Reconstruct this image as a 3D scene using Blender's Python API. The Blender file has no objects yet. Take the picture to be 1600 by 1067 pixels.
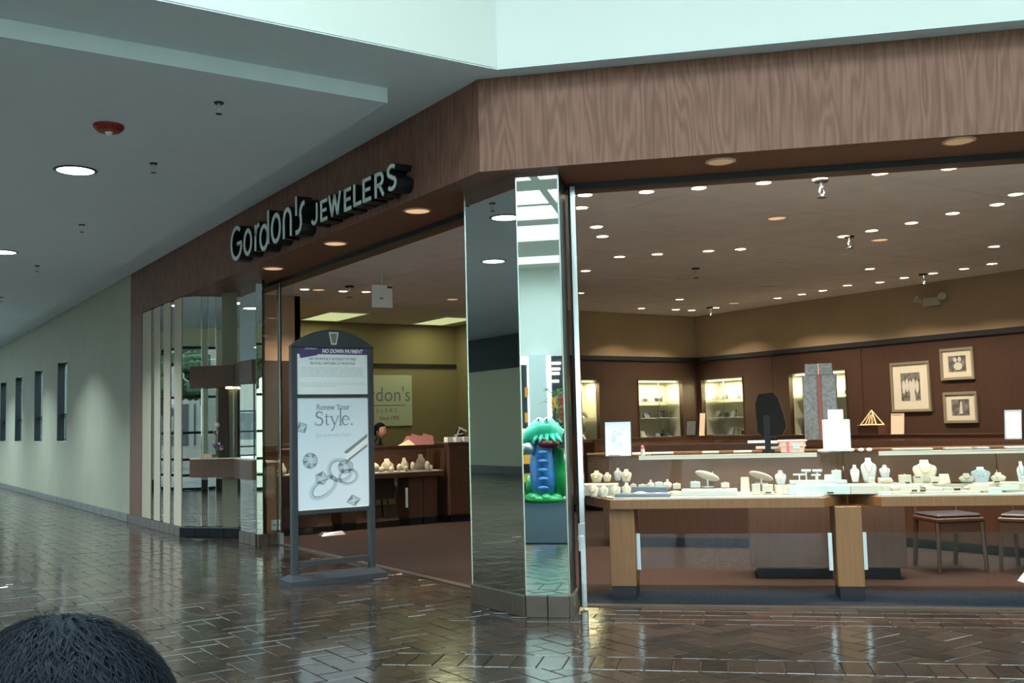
import bpy, bmesh, math, random
from mathutils import Vector, Matrix
R = random.Random(7)
PI = math.pi
SC = bpy.context.scene
COL = SC.collection

# ------------------------------------------------------------------ camera
CH = 1.35
FOC = 1590.0
YAW = math.radians(33.7)
PIT = math.atan(130 / 1590.0)
ROL = math.radians(1.43)
F0 = Vector((math.sin(YAW), math.cos(YAW), 0)); R0 = Vector((math.cos(YAW), -math.sin(YAW), 0)); U0 = Vector((0, 0, 1))
CF = F0 * math.cos(PIT) + U0 * math.sin(PIT)
CU0 = -F0 * math.sin(PIT) + U0 * math.cos(PIT)
CR = R0 * math.cos(ROL) - CU0 * math.sin(ROL)
CU = R0 * math.sin(ROL) + CU0 * math.cos(ROL)
CP = Vector((0, 0, CH))
cam_d = bpy.data.cameras.new('camera'); cam = bpy.data.objects.new('camera', cam_d); COL.objects.link(cam)
m = Matrix((CR, CU, -CF)).transposed().to_4x4(); m.translation = CP
cam.matrix_world = m
cam_d.sensor_width = 36; cam_d.lens = FOC * 36 / 1600; cam_d.clip_start = .05; cam_d.clip_end = 400
SC.camera = cam

# ------------------------------------------------------------------ world, exposure
SC.view_settings.view_transform = 'Standard'
SC.view_settings.look = 'None'
SC.view_settings.gamma = 1
SC.view_settings.use_curve_mapping = False
SC.view_settings.exposure = 0.0
w = bpy.data.worlds.new('sky'); SC.world = w; w.use_nodes = True
wn = w.node_tree.nodes; bg = wn['Background']
# overcast sky: zenith three times as bright as the horizon
bg.inputs[0].default_value = (0.78, 0.94, 1.0, 1)
_tc = wn.new('ShaderNodeTexCoord'); _sx = wn.new('ShaderNodeSeparateXYZ'); w.node_tree.links.new(_tc.outputs['Generated'], _sx.inputs[0])
_mr = wn.new('ShaderNodeMapRange'); w.node_tree.links.new(_sx.outputs[2], _mr.inputs[0])
SKY = 13.5
_mr.inputs[1].default_value = 0; _mr.inputs[2].default_value = 1; _mr.inputs[3].default_value = SKY / 3; _mr.inputs[4].default_value = SKY
w.node_tree.links.new(_mr.outputs[0], bg.inputs[1])
SC.cycles.max_bounces = 10
SC.cycles.transparent_max_bounces = 24
SC.cycles.sample_clamp_indirect = 6

def light(name, kind, loc, energy, color=(1, 1, 1), rot=(0, 0, 0), parent=None, **k):
    d = bpy.data.lights.new(name, kind); d.energy = energy; d.color = color
    for a, b in k.items():
        if a == 'portal': d.cycles.is_portal = b
        else: setattr(d, a, b)
    o = bpy.data.objects.new(name, d); COL.objects.link(o); o.location = loc; o.rotation_euler = rot
    if parent: o.parent = parent
    return o
MALL_LAMP = 400
SHOP_SPOT = 56
COOL = (0.80, 0.95, 1.0); WARM = (1.0, 0.80, 0.60)

# ------------------------------------------------------------------ pixel helpers (the photo's pixel read off as a point on a known plane)
S2 = math.sqrt(2)
def ray(x, y): return CF + CR * ((x - 800) / FOC) - CU * ((y - 533.5) / FOC)
def onZ(x, y, z):
    d = ray(x, y); return CP + d * ((z - CH) / d.z)
def onX(x, y, X):
    d = ray(x, y); return CP + d * (X / d.x)
def onY(x, y, Y):
    d = ray(x, y); return CP + d * (Y / d.y)
def onV(x, y, v):
    d = ray(x, y); return CP + d * (v * S2 / (d.x + d.y))
def uv(p): return ((p[0] - p[1]) / S2, (p[0] + p[1]) / S2)
def D(u, v, z=0): return Vector(((u + v) / S2, (v - u) / S2, z))
DIAG = -PI / 4

# ------------------------------------------------------------------ materials
def nt(name):
    m = bpy.data.materials.new(name); m.use_nodes = True
    n = m.node_tree.nodes; l = m.node_tree.links
    return m, n, l, n['Principled BSDF']
def mat(name, col, rough=.6, metal=0, var=0.0, scale=6, bump=0.0, bscale=None, spec=.5, stretch=(1, 1, 1), coat=0):
    m, n, l, b = nt(name)
    b.inputs['Base Color'].default_value = (*col, 1); b.inputs['Roughness'].default_value = rough
    b.inputs['Metallic'].default_value = metal; b.inputs['Specular IOR Level'].default_value = spec
    if coat: b.inputs['Coat Weight'].default_value = coat; b.inputs['Coat Roughness'].default_value = .08
    if var or bump:
        tc = n.new('ShaderNodeTexCoord'); mp = n.new('ShaderNodeMapping'); l.new(tc.outputs['Object'], mp.inputs[0]); mp.inputs['Scale'].default_value = stretch
        no = n.new('ShaderNodeTexNoise'); no.inputs['Scale'].default_value = scale; no.inputs['Detail'].default_value = 5
        l.new(mp.outputs[0], no.inputs['Vector'])
        if var:
            cr = n.new('ShaderNodeValToRGB'); l.new(no.outputs[0], cr.inputs[0])
            cr.color_ramp.elements[0].position = .3; cr.color_ramp.elements[1].position = .7
            cr.color_ramp.elements[0].color = (*[c * (1 - var) for c in col], 1)
            cr.color_ramp.elements[1].color = (*[min(1, c * (1 + var)) for c in col], 1)
            l.new(cr.outputs[0], b.inputs['Base Color'])
        if bump:
            n2 = n.new('ShaderNodeTexNoise'); n2.inputs['Scale'].default_value = bscale or scale * 4; l.new(mp.outputs[0], n2.inputs['Vector'])
            bp = n.new('ShaderNodeBump'); bp.inputs['Strength'].default_value = bump; bp.inputs['Distance'].default_value = .01
            l.new(n2.outputs[0], bp.inputs['Height']); l.new(bp.outputs[0], b.inputs['Normal'])
    return m
def wood(name, c1, c2, rough=.38, figure=.5, coat=.15):
    """vertical-grained veneer with cathedral figure"""
    m, n, l, b = nt(name)
    g = n.new('ShaderNodeNewGeometry'); mp = n.new('ShaderNodeMapping'); l.new(g.outputs['Position'], mp.inputs[0])
    mp.inputs['Rotation'].default_value = (0, 0, PI / 4)
    mp.inputs['Scale'].default_value = (1, 1, .13)
    no = n.new('ShaderNodeTexNoise'); no.inputs['Scale'].default_value = 5.5; no.inputs['Detail'].default_value = 2; l.new(mp.outputs[0], no.inputs['Vector'])
    mul = n.new('ShaderNodeMath'); mul.operation = 'MULTIPLY'; mul.inputs[1].default_value = 60; l.new(no.outputs[0], mul.inputs[0])
    sn = n.new('ShaderNodeMath'); sn.operation = 'SINE'; l.new(mul.outputs[0], sn.inputs[0])
    mp2 = n.new('ShaderNodeMapping'); l.new(g.outputs['Position'], mp2.inputs[0]); mp2.inputs['Scale'].default_value = (1, 1, .03)
    n2 = n.new('ShaderNodeTexNoise'); n2.inputs['Scale'].default_value = 90; n2.inputs['Detail'].default_value = 4; l.new(mp2.outputs[0], n2.inputs['Vector'])
    mr = n.new('ShaderNodeMapRange'); l.new(sn.outputs[0], mr.inputs[0]); mr.inputs[1].default_value = -1; mr.inputs[3].default_value = .5 - figure * .5; mr.inputs[4].default_value = .5 + figure * .5
    ad = n.new('ShaderNodeMath'); ad.operation = 'ADD'; l.new(mr.outputs[0], ad.inputs[0]); l.new(n2.outputs[0], ad.inputs[1])
    cr = n.new('ShaderNodeValToRGB'); l.new(ad.outputs[0], cr.inputs[0])
    sb = n.new('ShaderNodeMath'); sb.operation = 'MULTIPLY'; sb.inputs[1].default_value = .5; l.new(ad.outputs[0], sb.inputs[0]); l.new(sb.outputs[0], cr.inputs[0])
    cr.color_ramp.elements[0].position = .25; cr.color_ramp.elements[1].position = .72
    cr.color_ramp.elements[0].color = (*c1, 1); cr.color_ramp.elements[1].color = (*c2, 1)
    l.new(cr.outputs[0], b.inputs['Base Color']); b.inputs['Roughness'].default_value = rough
    b.inputs['Coat Weight'].default_value = coat; b.inputs['Coat Roughness'].default_value = .25
    return m
def emis(name, col, st):
    m, n, l, b = nt(name); b.inputs['Base Color'].default_value = (*col, 1)
    b.inputs['Emission Color'].default_value = (*col, 1); b.inputs['Emission Strength'].default_value = st
    return m
def glass(name, tint=(.93, .97, .96), refl=1.0, haze=0.0):
    m, n, l, b = nt(name)
    n.remove(b); out = n['Material Output']
    tr = n.new('ShaderNodeBsdfTransparent'); tr.inputs[0].default_value = (*tint, 1)
    gl = n.new('ShaderNodeBsdfGlossy'); gl.inputs['Roughness'].default_value = .01; gl.inputs[0].default_value = (1, 1, 1, 1)
    lw_ = n.new('ShaderNodeLayerWeight'); lw_.inputs[0].default_value = .5
    pw = n.new('ShaderNodeMath'); pw.operation = 'POWER'; pw.inputs[1].default_value = 5; l.new(lw_.outputs['Facing'], pw.inputs[0])
    fr = n.new('ShaderNodeMapRange'); l.new(pw.outputs[0], fr.inputs[0]); fr.inputs[3].default_value = .04 * refl; fr.inputs[4].default_value = .8 * refl
    mx = n.new('ShaderNodeMixShader'); l.new(fr.outputs[0], mx.inputs[0]); l.new(tr.outputs[0], mx.inputs[1]); l.new(gl.outputs[0], mx.inputs[2])
    last = mx
    if haze:
        df = n.new('ShaderNodeBsdfDiffuse'); df.inputs[0].default_value = (.45, .47, .48, 1)
        m2 = n.new('ShaderNodeMixShader'); m2.inputs[0].default_value = haze; l.new(mx.outputs[0], m2.inputs[1]); l.new(df.outputs[0], m2.inputs[2]); last = m2
    l.new(last.outputs[0], out.inputs[0])
    return m
M = {}
M['oak'] = wood('oak_veneer', (.125, .056, .038), (.245, .124, .090), .6, .42, .02)
M['oak'].node_tree.nodes['Principled BSDF'].inputs['Specular IOR Level'].default_value = .25
M['vitrine_oak'] = wood('vitrine_oak', (.075, .040, .027), (.125, .068, .045), .5, .2, .05)
M['slat_cream'] = mat('slat_cream', (.50, .45, .35), .6)
M['counter_oak'] = wood('counter_oak', (.15, .064, .022), (.25, .115, .043), .45, .12, .05)
M['soffit'] = wood('soffit_veneer', (.12, .050, .026), (.185, .080, .044), .55, .12, .02)
M['dark_oak'] = wood('dark_oak', (.027, .0125, .007), (.049, .0225, .012), .5, .15, .08)
M['red_wood'] = wood('red_wood', (.050, .021, .011), (.082, .034, .018), .45, .15, .1)
M['cream_wall'] = mat('cream_wall', (.40, .425, .325), .6, var=.04, scale=2, bump=.05, bscale=60)
M['mall_ceiling'] = mat('mall_ceiling', (.64, .75, .80), .85, bump=.08, bscale=80, var=.02)
M['white_wall'] = mat('white_wall', (.62, .655, .62), .8)
M['mall_cream'] = mat('mall_cream', (.82, .80, .58), .7)
M['shop_ceiling'] = mat('shop_ceiling', (.86, .82, .80), .85, var=.05, scale=3, bump=.1, bscale=60)
M['shop_cream'] = mat('shop_cream', (.36, .27, .16), .8, var=.05, scale=2)
M['shop_green'] = mat('shop_green', (.27, .225, .115), .8)
M['shop_pink'] = mat('shop_pink', (.50, .33, .23), .8)
M['mirror'] = mat('mirror_glass', (.80, .86, .85), .012, 1)
M['chrome'] = mat('chrome', (.75, .8, .82), .16, 1)
M['alu'] = mat('brushed_aluminium', (.62, .68, .72), .35, .9)
M['black_metal'] = mat('black_metal', (.012, .014, .02), .35, .3)
M['track'] = mat('dark_bronze', (.03, .035, .04), .4, .6)
M['charcoal'] = mat('charcoal_plastic', (.03, .036, .046), .45, bump=.05)
M['black'] = mat('black_plastic', (.008, .009, .012), .5, spec=.25)
M['glass'] = glass('clear_glass')
M['case_glass'] = glass('case_glass', (.97, .985, .975), .2)
M['acrylic'] = glass('hazy_acrylic', (.86, .89, .9), .35, .01)
M['tint_glass'] = glass('window_glass', (.75, .85, .85), 1.0)
M['grout'] = mat('floor_joint', (.035, .032, .03), .55, var=.2, scale=9)
M['base_tile'] = mat('base_tile', (.062, .046, .035), .35, var=.15, scale=5)
M['base_blue'] = mat('base_tile_blue', (.13, .15, .14), .3, var=.15, scale=5)
M['carpet'] = mat('carpet_mauve', (.036, .025, .022), .95, var=.3, scale=60, bump=.5, bscale=250, spec=.1)
M['carpet_blue'] = mat('carpet_blue', (.026, .033, .045), .95, var=.35, scale=50, bump=.5, bscale=250, spec=.1)
M['mat_grey'] = mat('mat_grey', (.018, .027, .034), .9, var=.1, spec=.03)
M['cream_leather'] = mat('cream_leather', (.66, .58, .46), .55)
M['white_deck'] = mat('white_deck', (.56, .53, .48), .7)
M['grey_velvet'] = mat('grey_velvet', (.50, .52, .56), .8)
M['glassy'] = mat('pale_acrylic', (.62, .66, .62), .12, spec=.7)
M['tray_blue'] = mat('tray_blue', (.13, .16, .22), .6)
M['gold'] = mat('gold', (.9, .6, .2), .25, 1)
M['silver'] = mat('silver', (.85, .87, .9), .2, 1)
M['tag_black'] = mat('tag_black', (.03, .03, .035), .5)
M['paper'] = mat('paper', (.86, .88, .90), .6)
M['poster_blue'] = mat('poster_paper', (.72, .80, .90), .35)
M['purple'] = mat('poster_purple', (.07, .045, .16), .4)
M['ink_grey'] = mat('ink_grey', (.22, .25, .29), .5)
M['ink_mid'] = mat('ink_mid', (.45, .52, .60), .5)
M['ink_light'] = mat('ink_light', (.58, .66, .75), .5)
M['ink_black'] = mat('ink_black', (.05, .055, .07), .5)
M['sign_face'] = mat('sign_face', (.72, .86, .82), .45)
M['red'] = mat('red_plastic', (.22, .012, .012), .4)
M['pink'] = mat('pink_plastic', (.8, .12, .2), .4)
M['white_plastic'] = mat('white_plastic', (.78, .80, .78), .5)
M['grey_gift'] = mat('silver_wrap', (.22, .24, .25), .35, .5, var=.3, scale=40)
M['ribbon'] = mat('mauve_ribbon', (.25, .10, .10), .4)
M['peach'] = mat('peach_wicker', (.85, .55, .42), .6)
M['frame_taupe'] = mat('taupe_frame', (.20, .19, .14), .4, .2)
M['mount'] = mat('cream_mount', (.46, .45, .36), .8)
M['photo_grey'] = mat('photo_grey', (.10, .10, .09), .5, var=.8, scale=16)
M['photo_light'] = mat('photo_light', (.42, .42, .38), .5)
M['hair'] = mat('black_hair', (.004, .006, .010), .6, spec=.10)
M['skin'] = mat('skin', (.55, .30, .22), .5)
M['shirt'] = mat('navy_shirt', (.03, .04, .08), .8)
M['trouser'] = mat('denim', (.05, .07, .12), .9)
M['green'] = mat('glossy_green', (.02, .35, .08), .15, coat=.6)
M['teal'] = mat('glossy_teal', (.05, .50, .30), .15, coat=.6)
M['blue'] = mat('glossy_blue', (.05, .22, .55), .2, var=.4, scale=4, coat=.5)
M['orange'] = mat('glossy_orange', (.75, .30, .03), .25)
M['leaf'] = mat('leaf', (.05, .16, .03), .5)
M['flower'] = mat('purple_flower', (.22, .08, .25), .6)
M['exterior'] = mat('exterior_paving', (.20, .21, .21), .9)
M['ext_wall'] = mat('exterior_render', (.13, .12, .11), .9)
M['tree_leaf'] = mat('tree_leaf', (.022, .05, .02), .8)
M['dark_panel'] = mat('dark_panel', (.012, .016, .022), .5)
M['tan_block'] = mat('tan_block', (.62, .47, .30), .6)
M['curtain'] = mat('pale_curtain', (.55, .60, .45), .8)
M['lamp_cool'] = emis('lamp_cool', (.88, .95, 1.0), 9)
M['lamp_warm'] = emis('lamp_warm', (1.0, .80, .52), 6)
M['lamp_dim'] = emis('lamp_dim', (1.0, .62, .35), .7)
M['lamp_faint'] = emis('lamp_faint', (.8, .55, .3), .22)
M['tube'] = emis('fluorescent', (.72, .80, .38), .75)
M['case_tube'] = emis('case_tube', (1.0, .93, .62), 2.2)
M['case_back'] = wood('case_back', (.075, .034, .015), (.125, .058, .027), .5, .12, .02)
M['shopfront_light'] = emis('lit_lamp', (1, .95, .85), 5)

# brick: per-object random shade, glossy sealed surface
def brick_mat():
    m, n, l, b = nt('sealed_brick')
    oi = n.new('ShaderNodeObjectInfo'); g = n.new('ShaderNodeNewGeometry'); at = n.new('ShaderNodeAttribute'); at.attribute_name = 'shade'
    no = n.new('ShaderNodeTexNoise'); no.inputs['Scale'].default_value = 14; no.inputs['Detail'].default_value = 5; l.new(g.outputs['Position'], no.inputs['Vector'])
    ad = n.new('ShaderNodeMath'); ad.operation = 'ADD'; l.new(at.outputs['Fac'], ad.inputs[0]); l.new(no.outputs[0], ad.inputs[1])
    ml = n.new('ShaderNodeMath'); ml.operation = 'MULTIPLY'; ml.inputs[1].default_value = .5; l.new(ad.outputs[0], ml.inputs[0])
    cr = n.new('ShaderNodeValToRGB'); l.new(ml.outputs[0], cr.inputs[0])
    cr.color_ramp.elements[0].position = .2; cr.color_ramp.elements[0].color = (.018, .015, .013, 1)
    cr.color_ramp.elements[1].position = .8; cr.color_ramp.elements[1].color = (.055, .038, .029, 1)
    l.new(cr.outputs[0], b.inputs['Base Color'])
    b.inputs['Roughness'].default_value = .16; b.inputs['Specular IOR Level'].default_value = .5
    b.inputs['Coat Weight'].default_value = .22; b.inputs['Coat Roughness'].default_value = .06
    n2 = n.new('ShaderNodeTexNoise'); n2.inputs['Scale'].default_value = 11; n2.inputs['Detail'].default_value = 3; l.new(g.outputs['Position'], n2.inputs['Vector'])
    bp = n.new('ShaderNodeBump'); bp.inputs['Strength'].default_value = .35; bp.inputs['Distance'].default_value = .004
    l.new(n2.outputs[0], bp.inputs['Height']); l.new(bp.outputs[0], b.inputs['Normal']); l.new(bp.outputs[0], b.inputs['Coat Normal'])
    return m
M['brick'] = brick_mat()

# ------------------------------------------------------------------ mesh helpers
class G:
    def __init__(s): s.v = []; s.f = []; s.t = Matrix.Identity(4)
    def at(s, loc=(0, 0, 0), rot=(0, 0, 0), sc=1):
        from mathutils import Euler
        s.t = Matrix.Translation(loc) @ Euler(rot).to_matrix().to_4x4() @ (Matrix.Diagonal((*((sc,) * 3 if isinstance(sc, (int, float)) else sc), 1))); return s
    def add(s, vs, fs):
        k = len(s.v); s.v += [tuple(s.t @ Vector(p)) for p in vs]; s.f += [tuple(i + k for i in f) for f in fs]; return s
    def box(s, x0, x1, y0, y1, z0, z1):
        return s.add([(x, y, z) for z in (z0, z1) for y in (y0, y1) for x in (x0, x1)],
                     [(0, 2, 3, 1), (4, 5, 7, 6), (0, 1, 5, 4), (2, 6, 7, 3), (0, 4, 6, 2), (1, 3, 7, 5)])
    def prism(s, poly, z0, z1, top=True):
        n = len(poly); a = sum(poly[i][0] * poly[(i + 1) % n][1] - poly[(i + 1) % n][0] * poly[i][1] for i in range(n))
        if a < 0: poly = list(poly)[::-1]
        fs = [(i, (i + 1) % n, n + (i + 1) % n, n + i) for i in range(n)]
        fs += [tuple(range(n))[::-1], tuple(range(n, 2 * n))]
        return s.add([(p[0], p[1], z0) for p in poly] + [(p[0], p[1], z1) for p in poly], fs)
    def vprism(s, poly, y0, y1):
        """poly in x-z, extruded along y"""
        n = len(poly); a = sum(poly[i][0] * poly[(i + 1) % n][1] - poly[(i + 1) % n][0] * poly[i][1] for i in range(n))
        if a < 0: poly = list(poly)[::-1]
        fs = [(i, (i + 1) % n, n + (i + 1) % n, n + i) for i in range(n)] + [tuple(range(n))[::-1], tuple(range(n, 2 * n))]
        return s.add([(p[0], y0, p[1]) for p in poly] + [(p[0], y1, p[1]) for p in poly], fs)
    def lathe(s, prof, n=16, c=(0, 0, 0), sx=1, sy=1, cap=True):
        vs = []; fs = []; k = len(prof)
        for r, z in prof:
            for i in range(n):
                a = 2 * PI * i / n; vs.append((c[0] + r * sx * math.cos(a), c[1] + r * sy * math.sin(a), c[2] + z))
        for j in range(k - 1):
            for i in range(n):
                a, b = j * n + i, j * n + (i + 1) % n; fs.append((a, b, b + n, a + n))
        if cap: fs += [tuple(range(n))[::-1], tuple(range((k - 1) * n, k * n))]
        return s.add(vs, fs)
    def cyl(s, x, y, z0, z1, r, n=16, r2=None): return s.lathe([(r, z0), (r if r2 is None else r2, z1)], n, (x, y, 0))
    def ball(s, c, r, n=12, m=8, sq=(1, 1, 1)):
        prof = [(max(1e-4, math.sin(PI * j / m)), -math.cos(PI * j / m)) for j in range(m + 1)]
        vs = []; fs = []
        for a, z in prof:
            for i in range(n):
                t = 2 * PI * i / n; vs.append((c[0] + r * sq[0] * a * math.cos(t), c[1] + r * sq[1] * a * math.sin(t), c[2] + r * sq[2] * z))
        for j in range(m):
            for i in range(n):
                p, q = j * n + i, j * n + (i + 1) % n; fs.append((p, q, q + n, p + n))
        return s.add(vs, fs)
    def tube(s, pts, r, n=6, r2=None):
        pts = [Vector(p) for p in pts]; vs = []; fs = []; K = len(pts)
        for j, p in enumerate(pts):
            d = (pts[min(j + 1, K - 1)] - pts[max(j - 1, 0)]).normalized()
            a = d.cross(Vector((0, 0, 1)) if abs(d.z) < .9 else Vector((1, 0, 0))).normalized(); b = d.cross(a)
            rr = r if r2 is None else r + (r2 - r) * j / (K - 1)
            if isinstance(r, (list, tuple)): rr = r[j]
            for i in range(n):
                t = 2 * PI * i / n; vs.append(tuple(p + (a * math.cos(t) + b * math.sin(t)) * rr))
        for j in range(K - 1):
            for i in range(n):
                p, q = j * n + i, j * n + (i + 1) % n; fs.append((p, p + n, q + n, q))
        fs += [tuple(range(n)), tuple(range((K - 1) * n, K * n))[::-1]]
        return s.add(vs, fs)
    def ribbon(s, pts, wd, y0, y1, closed=False):
        """stroke in the x-z plane, given width(s), extruded y0..y1"""
        pts = [Vector(p) for p in pts]; K = len(pts); vs = []; fs = []
        ws = wd if isinstance(wd, (list, tuple)) else [wd] * K
        for j, p in enumerate(pts):
            if closed: a, b = pts[j - 1], pts[(j + 1) % K]
            else: a, b = pts[max(j - 1, 0)], pts[min(j + 1, K - 1)]
            d = (b - a).normalized(); nn = Vector((-d.y, d.x)) * ws[j] / 2
            for q in (p + nn, p - nn):
                vs.append((q.x, y0, q.y)); vs.append((q.x, y1, q.y))
        for j in range(K if closed else K - 1):
            a = 4 * j; b = 4 * ((j + 1) % K)
            fs += [(a, b, b + 2, a + 2), (a + 1, a + 3, b + 3, b + 1), (a, a + 1, b + 1, b), (a + 2, b + 2, b + 3, a + 3)]
        if not closed: a = 4 * (K - 1); fs += [(0, 2, 3, 1), (a, a + 1, a + 3, a + 2)]
        return s.add(vs, fs)
    def build(s, name, mt, parent=None, world=False, smooth=False, bevel=0, loc=None, rotz=0, kind=None):
        me = bpy.data.meshes.new(name)
        vs = s.v
        if world and parent is not None:
            im = (Matrix.Translation(parent.location) @ parent.rotation_euler.to_matrix().to_4x4()).inverted(); vs = [tuple(im @ Vector(p)) for p in vs]
        me.from_pydata(vs, [], s.f)
        bm = bmesh.new(); bm.from_mesh(me); bmesh.ops.recalc_face_normals(bm, faces=bm.faces)
        if bevel:
            es = [e for e in bm.edges if len(e.link_faces) == 2 and e.calc_face_angle(0) > .6]
            bmesh.ops.bevel(bm, geom=es, offset=bevel, segments=1, affect='EDGES', clamp_overlap=True)
        bm.to_mesh(me); bm.free()
        if smooth:
            for p in me.polygons: p.use_smooth = True
        me.materials.append(M[mt] if isinstance(mt, str) else mt)
        o = bpy.data.objects.new(name, me); COL.objects.link(o)
        if parent is not None: o.parent = parent
        if loc is not None: o.location = loc; o.rotation_euler = (0, 0, rotz)
        if kind: o['kind'] = kind
        return o
def thing(name, label, cat, loc=(0, 0, 0), rotz=0, group=None, kind=None):
    o = bpy.data.objects.new(name, None); COL.objects.link(o); o.location = loc; o.rotation_euler = (0, 0, rotz); o.empty_display_size = .1
    if kind: o['kind'] = kind
    else: tag(o, label, cat, group)
    return o
def tag(o, label, cat, group=None):
    o['label'] = label; o['category'] = cat
    if group: o['group'] = group
    return o
def dup(root):
    r = root.copy(); COL.objects.link(r)
    for c in list(root.children):
        d = c.copy(); COL.objects.link(d); d.parent = r
        for e in list(c.children):
            f = e.copy(); COL.objects.link(f); f.parent = d
    return r
ORD = ['first', 'second', 'third', 'fourth', 'fifth', 'sixth', 'seventh', 'eighth', 'ninth', 'tenth', 'eleventh', 'twelfth', 'thirteenth', 'fourteenth', 'fifteenth', 'sixteenth', 'seventeenth', 'eighteenth', 'nineteenth', 'twentieth']
def text_mesh(txt, size, ext=.001, bold=0, shear=0, align='CENTER'):
    c = bpy.data.curves.new('t', 'FONT'); c.body = txt; c.size = size; c.extrude = ext; c.offset = bold; c.shear = shear; c.align_x = align; c.resolution_u = 3
    o = bpy.data.objects.new('t', c); COL.objects.link(o)
    bpy.context.view_layer.update()
    me = bpy.data.meshes.new_from_object(o.evaluated_get(bpy.context.evaluated_depsgraph_get()))
    vs = [v.co.copy() for v in me.vertices]; fs = [tuple(p.vertices) for p in me.polygons]
    bpy.data.objects.remove(o); bpy.data.curves.remove(c); bpy.data.meshes.remove(me)
    return vs, fs
def text_on(g, txt, size, x, z, y, sx=1.0, ext=.0012, bold=0, shear=0, align='CENTER'):
    """text in the x-z plane facing -y"""
    vs, fs = text_mesh(txt, size, ext, bold, shear, align)
    g.add([(x + v.x * sx, y - v.z, z + v.y) for v in vs], fs)

# ================================================================== STRUCTURE
FX = 3.83; ZB = 3.172; ZC = 3.855; VF = 7.03
WX = -7.3
# --- ground outside
G().box(-90, 90, -90, 130, -.30, -.12).build('ground', 'exterior', kind='structure')
# --- floor slab and bricks
floor = thing('floor', '', '', (0, 0, 0), kind='structure')
G().box(-26, 3.95, -19, 42, -.10, -.012).box(3.95, 10.5, -19, 16, -.10, -.012).build('floor_joint', 'grout', floor)
def clip(poly, a, b, c):
    out = []
    for i in range(len(poly)):
        p, q = poly[i], poly[(i + 1) % len(poly)]
        dp, dq = a * p[0] + b * p[1] - c, a * q[0] + b * q[1] - c
        if dp >= 0: out.append(p)
        if dp * dq < 0:
            t = dp / (dp - dq); out.append((p[0] + (q[0] - p[0]) * t, p[1] + (q[1] - p[1]) * t))
    return out
def area(p): return abs(sum(p[i][0] * p[(i + 1) % len(p)][1] - p[(i + 1) % len(p)][0] * p[i][1] for i in range(len(p)))) / 2
BW, BL, JT = .150, .300, .007
bricks = []
US = -1.95
V0, V1, V2, V3 = 7.60, 7.00, 5.99, 5.69     # carpet edge | running rows | herringbone | soldier row | herringbone
# running rows parallel to the shopfront
for r in range(4):
    for i in range(-14, 34):
        u0 = i * BL + (r % 2) * BL / 2; v0 = V0 - (r + 1) * BW
        q = [D(u0 + JT / 2, v0 + JT / 2), D(u0 + BL - JT / 2, v0 + JT / 2), D(u0 + BL - JT / 2, v0 + BW - JT / 2), D(u0 + JT / 2, v0 + BW - JT / 2)]
        q = [(p.x, p.y) for p in q]
        if q[0][0] < 3.95 : continue
        bricks.append(q)
# soldier row
for i in range(-60, 60):
    u0 = i * BW
    q = [D(u0 + JT / 2, V3 + JT / 2), D(u0 + BW - JT / 2, V3 + JT / 2), D(u0 + BW - JT / 2, V2 - JT / 2), D(u0 + JT / 2, V2 - JT / 2)]
    q = [(p.x, p.y) for p in q]
    if u0 >= US - 1e-6: bricks.append(q)
# herringbone aligned with the corridor
def hb(x0, y0, x1, y1):
    out = []
    n = BW
    i0, i1, j0, j1 = int(x0 / n) - 3, int(x1 / n) + 3, int(y0 / n) - 3, int(y1 / n) + 3
    for j in range(j0, j1):
        for i in range(i0, i1):
            k = (i - j) % 4
            if k == 0: out.append((i * n, j * n, 2 * n, n))
            elif k == 2: out.append(((i + 1) * n, (j) * n, n, 2 * n))
    return out
def hb_ok(x, y):
    return True
for (x, y, a, b) in hb(-7.4, 2.2, 8.0, 30):
    cx, cy = x + a / 2, y + b / 2
    if cx < WX or cx > 8: continue
    if cx < -2 and cy < 9 : continue
    q = [(x + JT / 2, y + JT / 2), (x + a - JT / 2, y + JT / 2), (x + a - JT / 2, y + b - JT / 2), (x + JT / 2, y + b - JT / 2)]
    g_ = .0025
    pieces = []
    lo = clip(q, -1, -1, -(V1 - g_) * S2)
    if len(lo) > 2:
        a1 = clip(lo, -1, 1, -(US - g_) * S2)                       # left of the soldier row
        rt = clip(lo, 1, -1, US * S2)
        if len(a1) > 2 and len(rt) > 2:
            top_ = clip(rt, 1, 1, (V2 + g_) * S2); bot_ = clip(rt, -1, -1, -(V3 - g_) * S2)
            mid_ = clip(clip(rt, -1, -1, -V2 * S2), 1, 1, V3 * S2) if len(rt) > 2 else []
            if len(mid_) > 2: pieces += [a1, top_, bot_]
            else: pieces.append(lo)
        elif len(rt) > 2: pieces += [clip(rt, 1, 1, (V2 + g_) * S2), clip(rt, -1, -1, -(V3 - g_) * S2)] if min((p[0] + p[1]) / S2 for p in rt) < V2 and max((p[0] + p[1]) / S2 for p in rt) > V3 else [rt]
        else: pieces.append(a1)
    hi = clip(q, 1, 1, V1 * S2)
    if len(hi) > 2:
        hi = clip(hi, -1, 0, -(3.95 if cy < 6.4 else (4.425 if cy < 13 else 3.83)))
        if len(lo) > 2 and len(hi) > 2 and cx < 3.6: pieces = [q]
        else: pieces.append(hi)
    for q in pieces:
        if len(q) > 2 and area(q) > .0015: bricks.append(q)
def seen(q):
    c = Vector((sum(p[0] for p in q) / len(q), sum(p[1] for p in q) / len(q), 0)) - CP
    z = c.dot(CF)
    if z < 1: return -1
    X = 800 + FOC * c.dot(CR) / z; Y = 533.5 - FOC * c.dot(CU) / z
    return 1 / (z ** 3) if (-60 < X < 1660 and Y < 1120) else -1
sc = sorted([(seen(q), i) for i, q in enumerate(bricks)], reverse=True)
near = set(i for s, i in sc[:300] if s > 0)
BV = []; BFc = []; BS = []
RB = random.Random(3)
cache = {}
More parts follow.
